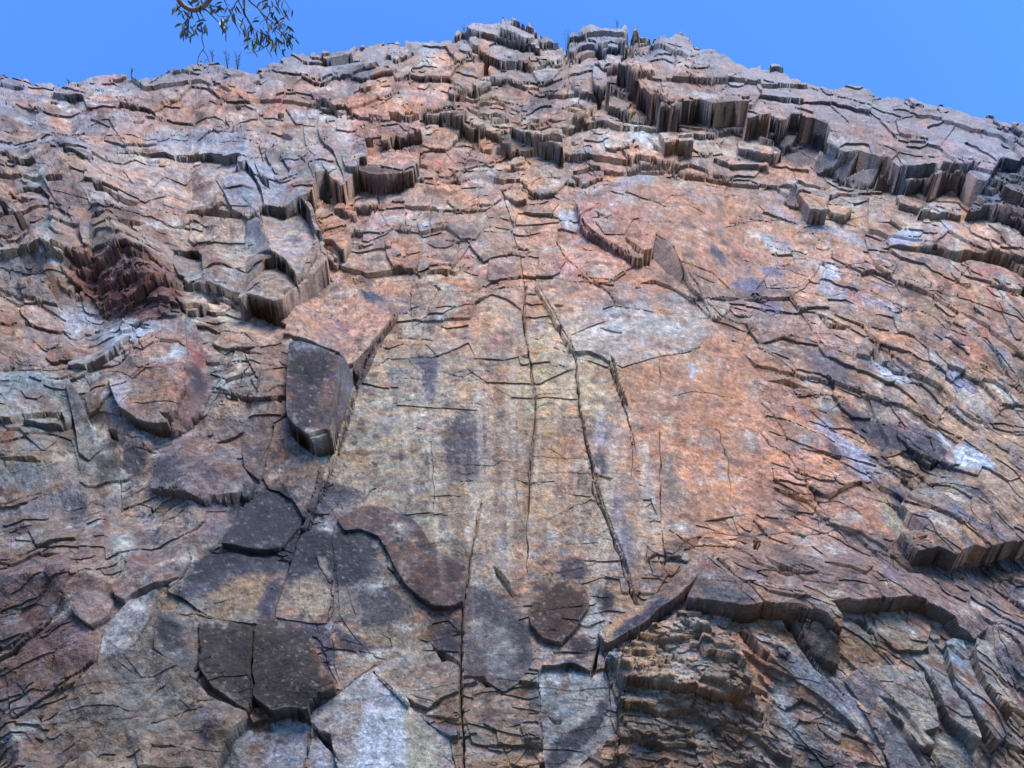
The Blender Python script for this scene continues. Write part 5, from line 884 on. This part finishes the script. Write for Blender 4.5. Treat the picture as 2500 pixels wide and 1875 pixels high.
qsm = ((np.maximum(np.maximum(HP[:-1, :-1], HP[1:, :-1]), np.maximum(HP[:-1, 1:], HP[1:, 1:])) - np.minimum(np.minimum(HP[:-1, :-1], HP[1:, :-1]), np.minimum(HP[:-1, 1:], HP[1:, 1:]))) > 6).reshape(-1)
qst = ((np.maximum(np.maximum(HP[:-1, :-1], HP[1:, :-1]), np.maximum(HP[:-1, 1:], HP[1:, 1:])) - np.minimum(np.minimum(HP[:-1, :-1], HP[1:, :-1]), np.minimum(HP[:-1, 1:], HP[1:, 1:]))) > 1.5).reshape(-1)
rel_h = HP.reshape(-1)
PF = PA.reshape(-1, 3); CF = CA.reshape(-1, 3)
Nf = N.astype(np.float32)

def make_mesh(name, q, depth, sm, st):
    return build_mesh(name, q, depth, sm, st)

def build_mesh(name, q, depth, sm, st):
    vs, inv = np.unique(q, return_inverse=True)
    q2 = inv.reshape(q.shape)
    co = PF[vs]; cc = CF[vs]
    nv = len(vs)
    qa = q2[~st]; qb = q2[st]; rs = rel_h[q[st]]
    ac = (np.abs(rs[:, 0] - rs[:, 2]) <= np.abs(rs[:, 1] - rs[:, 3]))[:, None]   # cut steep cells along the lip
    t1 = np.where(ac, qb[:, [0, 1, 2]], qb[:, [0, 1, 3]]); t2 = np.where(ac, qb[:, [0, 2, 3]], qb[:, [1, 2, 3]])
    tri = np.stack([t1, t2], 1).reshape(-1, 3)
    sm = np.concatenate([sm[~st], np.repeat(sm[st], 2)])
    loops = [qa.reshape(-1), tri.reshape(-1)]; sizes = [np.full(len(qa), 4), np.full(len(tri), 3)]
    if depth > 0:                                 # give the stone its sides and back
        e0 = q2.reshape(-1); e1 = np.roll(q2, -1, 1).reshape(-1)
        key = np.minimum(e0, e1).astype(np.int64) * nv + np.maximum(e0, e1)
        _, first, c = np.unique(key, return_index=True, return_counts=True)
        bsel = first[c == 1]
        a, b = e0[bsel], e1[bsel]
        bv = np.unique(np.concatenate([a, b]))
        remap = np.full(nv, -1); remap[bv] = np.arange(len(bv)) + nv
        cen = co.mean(0)
        ring = co[bv] * .82 + cen * .18 - Nf * depth - np.outer((co[bv] - cen) @ Nf * .82, Nf)
        co = np.concatenate([co, ring, (cen - Nf * depth * 1.1)[None]])
        cc = np.concatenate([cc, cc[bv], cc.mean(0)[None]])
        side = np.stack([b, a, remap[a], remap[b]], -1)
        loops.append(side.reshape(-1)); sizes.append(np.full(len(side), 4))
        capt = np.stack([remap[b], remap[a], np.full(len(a), len(co) - 1)], -1)
        loops.append(capt.reshape(-1)); sizes.append(np.full(len(capt), 3))
    loops = np.concatenate(loops).astype(np.int32); sizes = np.concatenate(sizes).astype(np.int32)
    me = bpy.data.meshes.new(name)
    me.vertices.add(len(co)); me.vertices.foreach_set('co', np.ascontiguousarray(co, np.float32).reshape(-1))
    me.loops.add(len(loops)); me.loops.foreach_set('vertex_index', loops)
    me.polygons.add(len(sizes))
    me.polygons.foreach_set('loop_start', np.concatenate([[0], np.cumsum(sizes)[:-1]]).astype(np.int32))
    at = me.attributes.new('stone', 'FLOAT_COLOR', 'POINT')
    at.data.foreach_set('color', np.c_[cc, np.ones(len(cc))].astype(np.float32).reshape(-1))
    me.update(calc_edges=True)
    me.materials.append(ROCK)
    me.polygons.foreach_set('use_smooth', np.concatenate([sm, np.zeros(len(sizes) - len(sm), bool)]))
    return me

o_ = np.argsort(fo, kind='stable'); fs = fo[o_]
bounds = np.searchsorted(fs, np.arange(fs.max() + 2))
def faces_of(k): return quads[o_[bounds[k]:bounds[k + 1]]]
def steep_of(k): return qst[o_[bounds[k]:bounds[k + 1]]]
def smooth_of(k): return qsm[o_[bounds[k]:bounds[k + 1]]]
cliff = bpy.data.objects.new('cliff', make_mesh('cliff', faces_of(0), 0, smooth_of(0), steep_of(0)))
cliff['kind'] = 'structure'; cliff['label'] = 'towering red brown cliff face seen from its foot'
col.objects.link(cliff)
for k in range(1, fs.max() + 1):
    q = faces_of(k)
    if len(q) < 12: continue
    if k <= OFF:
        d = DEFS[k - 1]
        ob = bpy.data.objects.new(d['name'], make_mesh(d['name'], q, .10 + .10 * float(np.ptp(PF[q[:, 0]][:, 0])), smooth_of(k), steep_of(k)))
        col.objects.link(ob)
        if d['label']:
            ob['label'] = d['label']; ob['category'] = d['cat']
        else:
            ob.parent = cliff
    else:
        ob = bpy.data.objects.new('stone', make_mesh('stone', q, .12, smooth_of(k), steep_of(k))); col.objects.link(ob); ob.parent = cliff
print('meshes', time.time() - T0)

# ------------------------------------------------------------------ ground
gm = plain_material('dry_earth', (.07, .06, .04), .95, 3.0, .4, .05)
gme = bpy.data.meshes.new('ground')
gx = [-2500, -400, -60, -15, -5, 0, 5, 15, 60, 400, 2500]
gv = [(x, y, 0.0 + (0.03 * math.sin(x * 1.7 + y) if abs(x) < 20 and abs(y) < 20 else 0)) for y in gx for x in gx]
n = len(gx)
gme.from_pydata(gv, [], [(j * n + i, j * n + i + 1, (j + 1) * n + i + 1, (j + 1) * n + i) for j in range(n - 1) for i in range(n - 1)])
gme.materials.append(gm)
ground = bpy.data.objects.new('ground', gme); ground['kind'] = 'structure'; col.objects.link(ground)

# ------------------------------------------------------------------ eucalyptus that hangs into the sky at the upper left
def ray_point(px, py, d):
    v = Vector(U) * ((px - 1250) / FPX) + Vector(UP) * ((937.5 - py) / FPX) + Vector(F)
    return Vector(EYE) + v.normalized() * d

def tube(pts, radii, seg=6):
    vs = []; fc = []
    pts = [Vector(p) for p in pts]
    for i, p in enumerate(pts):
        d = (pts[min(i + 1, len(pts) - 1)] - pts[max(i - 1, 0)]).normalized()
        s = d.orthogonal().normalized() if i == 0 else (s - d * s.dot(d)).normalized()
        t = d.cross(s)
        for k in range(seg):
            a = 2 * math.pi * k / seg
            vs.append(p + (s * math.cos(a) + t * math.sin(a)) * radii[i])
        if i:
            for k in range(seg):
                a0 = (i - 1) * seg + k; a1 = (i - 1) * seg + (k + 1) % seg
                fc.append((a0, a1, a1 + seg, a0 + seg))
    fc.append(tuple(range(seg))[::-1]); fc.append(tuple(range(len(vs) - seg, len(vs))))
    return vs, fc

def smooth_path(pts, n=5):
    out = []
    P_ = [Vector(p) for p in pts]
    for i in range(len(P_) - 1):
        p0, p1, p2, p3 = P_[max(i - 1, 0)], P_[i], P_[i + 1], P_[min(i + 2, len(P_) - 1)]
        for k in range(n):
            t = k / n
            out.append(0.5 * ((2 * p1) + (p2 - p0) * t + (2 * p0 - 5 * p1 + 4 * p2 - p3) * t * t + (3 * p1 - p0 - 3 * p2 + p3) * t ** 3))
    out.append(P_[-1]); return out

def mesh_obj(name, vs, fc, mat, parent=None, smooth=True):
    me = bpy.data.meshes.new(name); me.from_pydata([tuple(v) for v in vs], [], fc)
    me.materials.append(mat)
    if smooth: me.polygons.foreach_set('use_smooth', [True] * len(me.polygons))
    me.update()
    o = bpy.data.objects.new(name, me); col.objects.link(o)
    if parent: o.parent = parent
    return o

R = random.Random(12)
bark = plain_material('gum_bark', (.20, .17, .15), .7, 30, .3, .004)
twigm = plain_material('gum_twig', (.07, .045, .05), .7, 60, .3)
leafms = [plain_material('gum_leaf_%s' % a, c, .5, 40, .3) for a, c in (('dark', (.06, .075, .065)), ('grey', (.14, .16, .14)), ('purple', (.08, .065, .08)))]
tree = bpy.data.objects.new('eucalyptus_tree', None); col.objects.link(tree)
tree.location = (-3.4, -1.4, 0)
tree['label'] = 'eucalyptus tree whose drooping leafy branch hangs into the sky at the upper left'; tree['category'] = 'tree'
tinv = tree.matrix_world.inverted() if False else Matrix.Translation((3.4, 1.4, 0))
def T(pts): return [tinv @ Vector(p) for p in pts]
DT = 4.2
limb = [ray_point(330, -330, 4.6), ray_point(400, -120, DT + .2), ray_point(434, -8, DT), ray_point(447, 12, DT), ray_point(462, 22, DT), ray_point(476, 24, DT), ray_point(492, 18, DT), ray_point(506, 6, DT), ray_point(530, -30, DT), ray_point(580, -120, DT + .1)]
trunk_top = Vector((-3.0, -.9, 7.2))
tr = smooth_path([(-3.4, -1.4, -.1), (-3.35, -1.3, 2), (-3.2, -1.15, 4.5), trunk_top], 4)
v_, f_ = tube(T(tr), [.17 - .09 * i / (len(tr) - 1) for i in range(len(tr))], 10); mesh_obj('trunk', v_, f_, bark, tree)
lb = smooth_path([trunk_top] + limb, 5)
rr = [max(.055 - .055 * i / 16, .0125) for i in range(len(lb))]
v_, f_ = tube(T(lb), rr, 8); mesh_obj('limb', v_, f_, bark, tree)
TW = [
 ([(476,24),(484,40),(490,60),(494,75),(493,92),(495,104),(498,114),(497,119),(495,122),(489,130),(484,140),(483,152),(486,165)],.0022),
 ([(495,121),(500,128),(506,137),(508,144),(511,152),(516,161)],.0018),([(508,144),(502,148),(499,154)],.0014),
 ([(470,24),(466,40),(458,52),(452,62),(450,75)],.003),([(484,24),(494,40),(502,52)],.0026),([(492,18),(508,28),(522,42),(534,54),(548,58)],.0032),
 ([(500,12),(518,24),(532,38),(548,40),(560,38)],.002),([(580,-20),(582,0),(590,18),(600,38),(612,58),(618,74),(622,96)],.003),([(582,0),(574,10),(566,30),(568,50),(574,58),(584,76),(596,86)],.0024),
 ([(600,-10),(612,5),(630,20),(642,34),(655,46),(668,56),(676,66),(686,78)],.0036),([(630,20),(645,42),(655,58),(668,72),(684,84),(690,96)],.0022),([(642,34),(650,52),(654,66),(658,84)],.0018),([(686,78),(696,92),(704,104),(710,116),(714,122)],.003),
 ([(672,-10),(676,10),(684,24),(692,40),(690,56),(694,70)],.0022),([(545,-10),(550,6),(562,14)],.002),([(600,38),(608,56),(622,72),(640,82),(650,92),(648,112),(656,128),(664,142)],.002),([(655,46),(640,52),(634,62)],.0014),([(648,112),(636,122),(618,128),(600,130)],.0016),
 ([(690,-10),(700,8),(708,22),(716,34)],.0014),([(546,-6),(552,10),(556,22),(544,20)],.0016),([(622,96),(612,100),(600,104),(592,110),(586,108)],.0014),([(668,72),(676,96),(672,120),(678,140)],.0014),([(658,128),(664,138)],.001),
]
fork = None
tips = []
for pts, r in TW:
    dd = DT + R.uniform(-.12, .12) if pts[0][0] > 520 else DT
    w = smooth_path([ray_point(x, y, dd + .004 * i * (1 if dd > DT else -1)) for i, (x, y) in enumerate(pts)], 3)
    v_, f_ = tube(T(w), [r * (1.25 - .7 * i / (len(w) - 1)) for i in range(len(w))], 5)
    mesh_obj('twig', v_, f_, twigm, tree)
LM = []
for k in range(7):
    L = 1.0; wd = R.uniform(.10, .15); vs = []; fc = []
    nn = 7
    for i in range(nn):
        t = i / (nn - 1); w = wd * math.sin(math.pi * t ** .75) ** .9 + .004
        y = -t * L; bend = R.uniform(.1, .3) * 0 + (.10 + .05 * k / 3) * math.sin(t * 2.2) * (1 if k % 2 else -1)
        z = -.12 * t * t
        vs += [(bend - w, y, z + w * .35), (bend, y, z), (bend + w, y, z + w * .35)]
        if i:
            a = (i - 1) * 3; fc += [(a, a + 1, a + 4, a + 3), (a + 1, a + 2, a + 5, a + 4)]
    me = bpy.data.meshes.new('leaf'); me.from_pydata(vs, [], fc); me.materials.append(leafms[k % 3]); me.polygons.foreach_set('use_smooth', [True] * len(me.polygons)); LM.append(me)
CL = [(452,68,13,15,9),(470,70,12,14,9),(498,60,9,12,6),(432,22,12,8,5),(452,34,14,8,6),(444,80,8,8,4),(478,84,8,10,3),(550,52,13,12,10),(545,66,10,8,5),(564,75,12,8,4),(575,38,6,14,4),(588,60,12,8,3),(592,76,10,9,5),(604,84,9,9,3),(612,72,6,8,2),(622,105,10,14,6),(612,118,12,8,3),(640,86,8,14,5),(632,108,8,14,6),(655,92,12,12,8),(664,106,10,14,8),(674,112,8,12,5),(676,60,12,14,7),(690,56,8,16,7),(696,88,12,14,10),(704,104,8,10,5),(690,115,10,10,4),(708,76,7,12,4),(716,98,4,14,3),(650,6,10,10,5),(664,16,6,12,3),(668,30,5,8,2),(640,10,8,8,2),(706,24,8,12,3),(690,8,10,8,3),(535,16,12,6,5),(552,22,12,5,4),(505,18,12,8,4),(480,6,10,6,4),(525,26,8,6,3),(628,58,8,6,2),(644,60,8,6,2),(654,38,12,6,3),(590,44,5,8,1),(596,22,8,10,3),(572,20,10,8,2),(586,0,12,8,3),(500,70,8,8,3),(462,92,8,6,2)]
nleaf = 0
for cx, cy, rx, ry, num_ in CL:
    for k in range(num_):
        if nleaf >= 290: break
        x = cx + R.gauss(0, .6) * rx; y = cy - 6 + R.gauss(0, .6) * ry
        a = R.gauss(0, .62) + (x - cx) / max(rx, 1) * -.3
        Ln = R.uniform(.030, .056)
        dirn = (Vector(UP) * -math.cos(a) + Vector(U) * math.sin(a) + Vector(F) * R.uniform(-.5, .5)).normalized()
        nrm = (Vector(F) * -1 + Vector(U) * R.gauss(0, .7) + Vector(UP) * R.gauss(0, .5))
        xa = nrm.cross(dirn * -1).normalized() * -1
        za = xa.cross(dirn * -1).normalized()
        ob = bpy.data.objects.new('leaf', R.choice(LM)); col.objects.link(ob); ob.parent = tree
        p = tinv @ ray_point(x, y, DT + R.uniform(-.15, .15))
        s = Ln; yv = dirn * -1
        ob.matrix_local = Matrix(((xa[0]*s, yv[0]*s, za[0]*s, p[0]), (xa[1]*s, yv[1]*s, za[1]*s, p[1]), (xa[2]*s, yv[2]*s, za[2]*s, p[2]), (0, 0, 0, 1)))
        nleaf += 1

# ------------------------------------------------------------------ dry shrubs on the rim
shm = plain_material('dry_shrub_twig', (.10, .08, .10), .8, 40, .3)
def surface_point(px, py):
    j = int(np.clip(np.searchsorted(xs, px), 0, NX - 1))
    return P[0, j].copy()
def rim_shrub(px, py_top, width, n, label, lean=0.0, rad=.0045):
    base_ = Vector(surface_point(px, 0))
    d = (base_ - Vector(EYE)).length
    j = int(np.searchsorted(xs, px))
    yb = float(qy[0, j])
    o = bpy.data.objects.new('dry_shrub', None); col.objects.link(o); o.location = base_
    o['label'] = label; o['category'] = 'shrub'; o['group'] = 'dry shrubs along the rim'
    hpx = yb - py_top
    for k in range(n):
        x1 = px + R.uniform(-.5, .5) * width; 
        dk = d + R.uniform(-.2, .2)
        pts = [ray_point(px + (x1 - px) * .15, yb + 3, d), ray_point(px + (x1 - px) * .5, yb - hpx * .4, dk), ray_point(x1 + lean, yb - hpx * R.uniform(.75, 1), dk)]
        w = smooth_path(pts, 3); allv, allf = tube([p - base_ for p in w], [rad * (1 - .5 * i / (len(w) - 1)) for i in range(len(w))], 4)
        for t in range(5):
            q = w[R.randint(2, len(w) - 1)]
            e = q + Vector(U) * R.uniform(-.05, .05) + Vector(UP) * R.uniform(.02, .07) + Vector(F) * R.uniform(-.04, .04)
            v2, f2 = tube([q - base_, e - base_], [rad * .6, rad * .3], 3)
            f2 = [tuple(i + len(allv) for i in f) for f in f2]; allv += v2; allf += f2
        mesh_obj('stem', allv, allf, shm, o)
rim_shrub(520, 122, 16, 4, 'thin dry shrub on the rim just right of the hanging forked twig')
rim_shrub(556, 124, 18, 5, 'thin dry shrub on the rim, middle of the three under the leaves')
rim_shrub(580, 126, 22, 6, 'feathery dry shrub on the rim, rightmost of the three under the leaves')
rim_shrub(320, 168, 8, 3, 'tiny dry tuft on the rim left of the round grey hump')
rim_shrub(1507, 51, 14, 3, 'small bare shrub sprouting from the summit block')
rim_shrub(1383, 74, 16, 4, 'sparse shrub in the notch left of the summit block')
rim_shrub(1133, 66, 6, 2, 'tiny twig on the summit crag')
rim_shrub(168, 197, 6, 2, 'tiny tuft on the low rim at the far left')
print('done', time.time() - T0, 'leaves', nleaf)
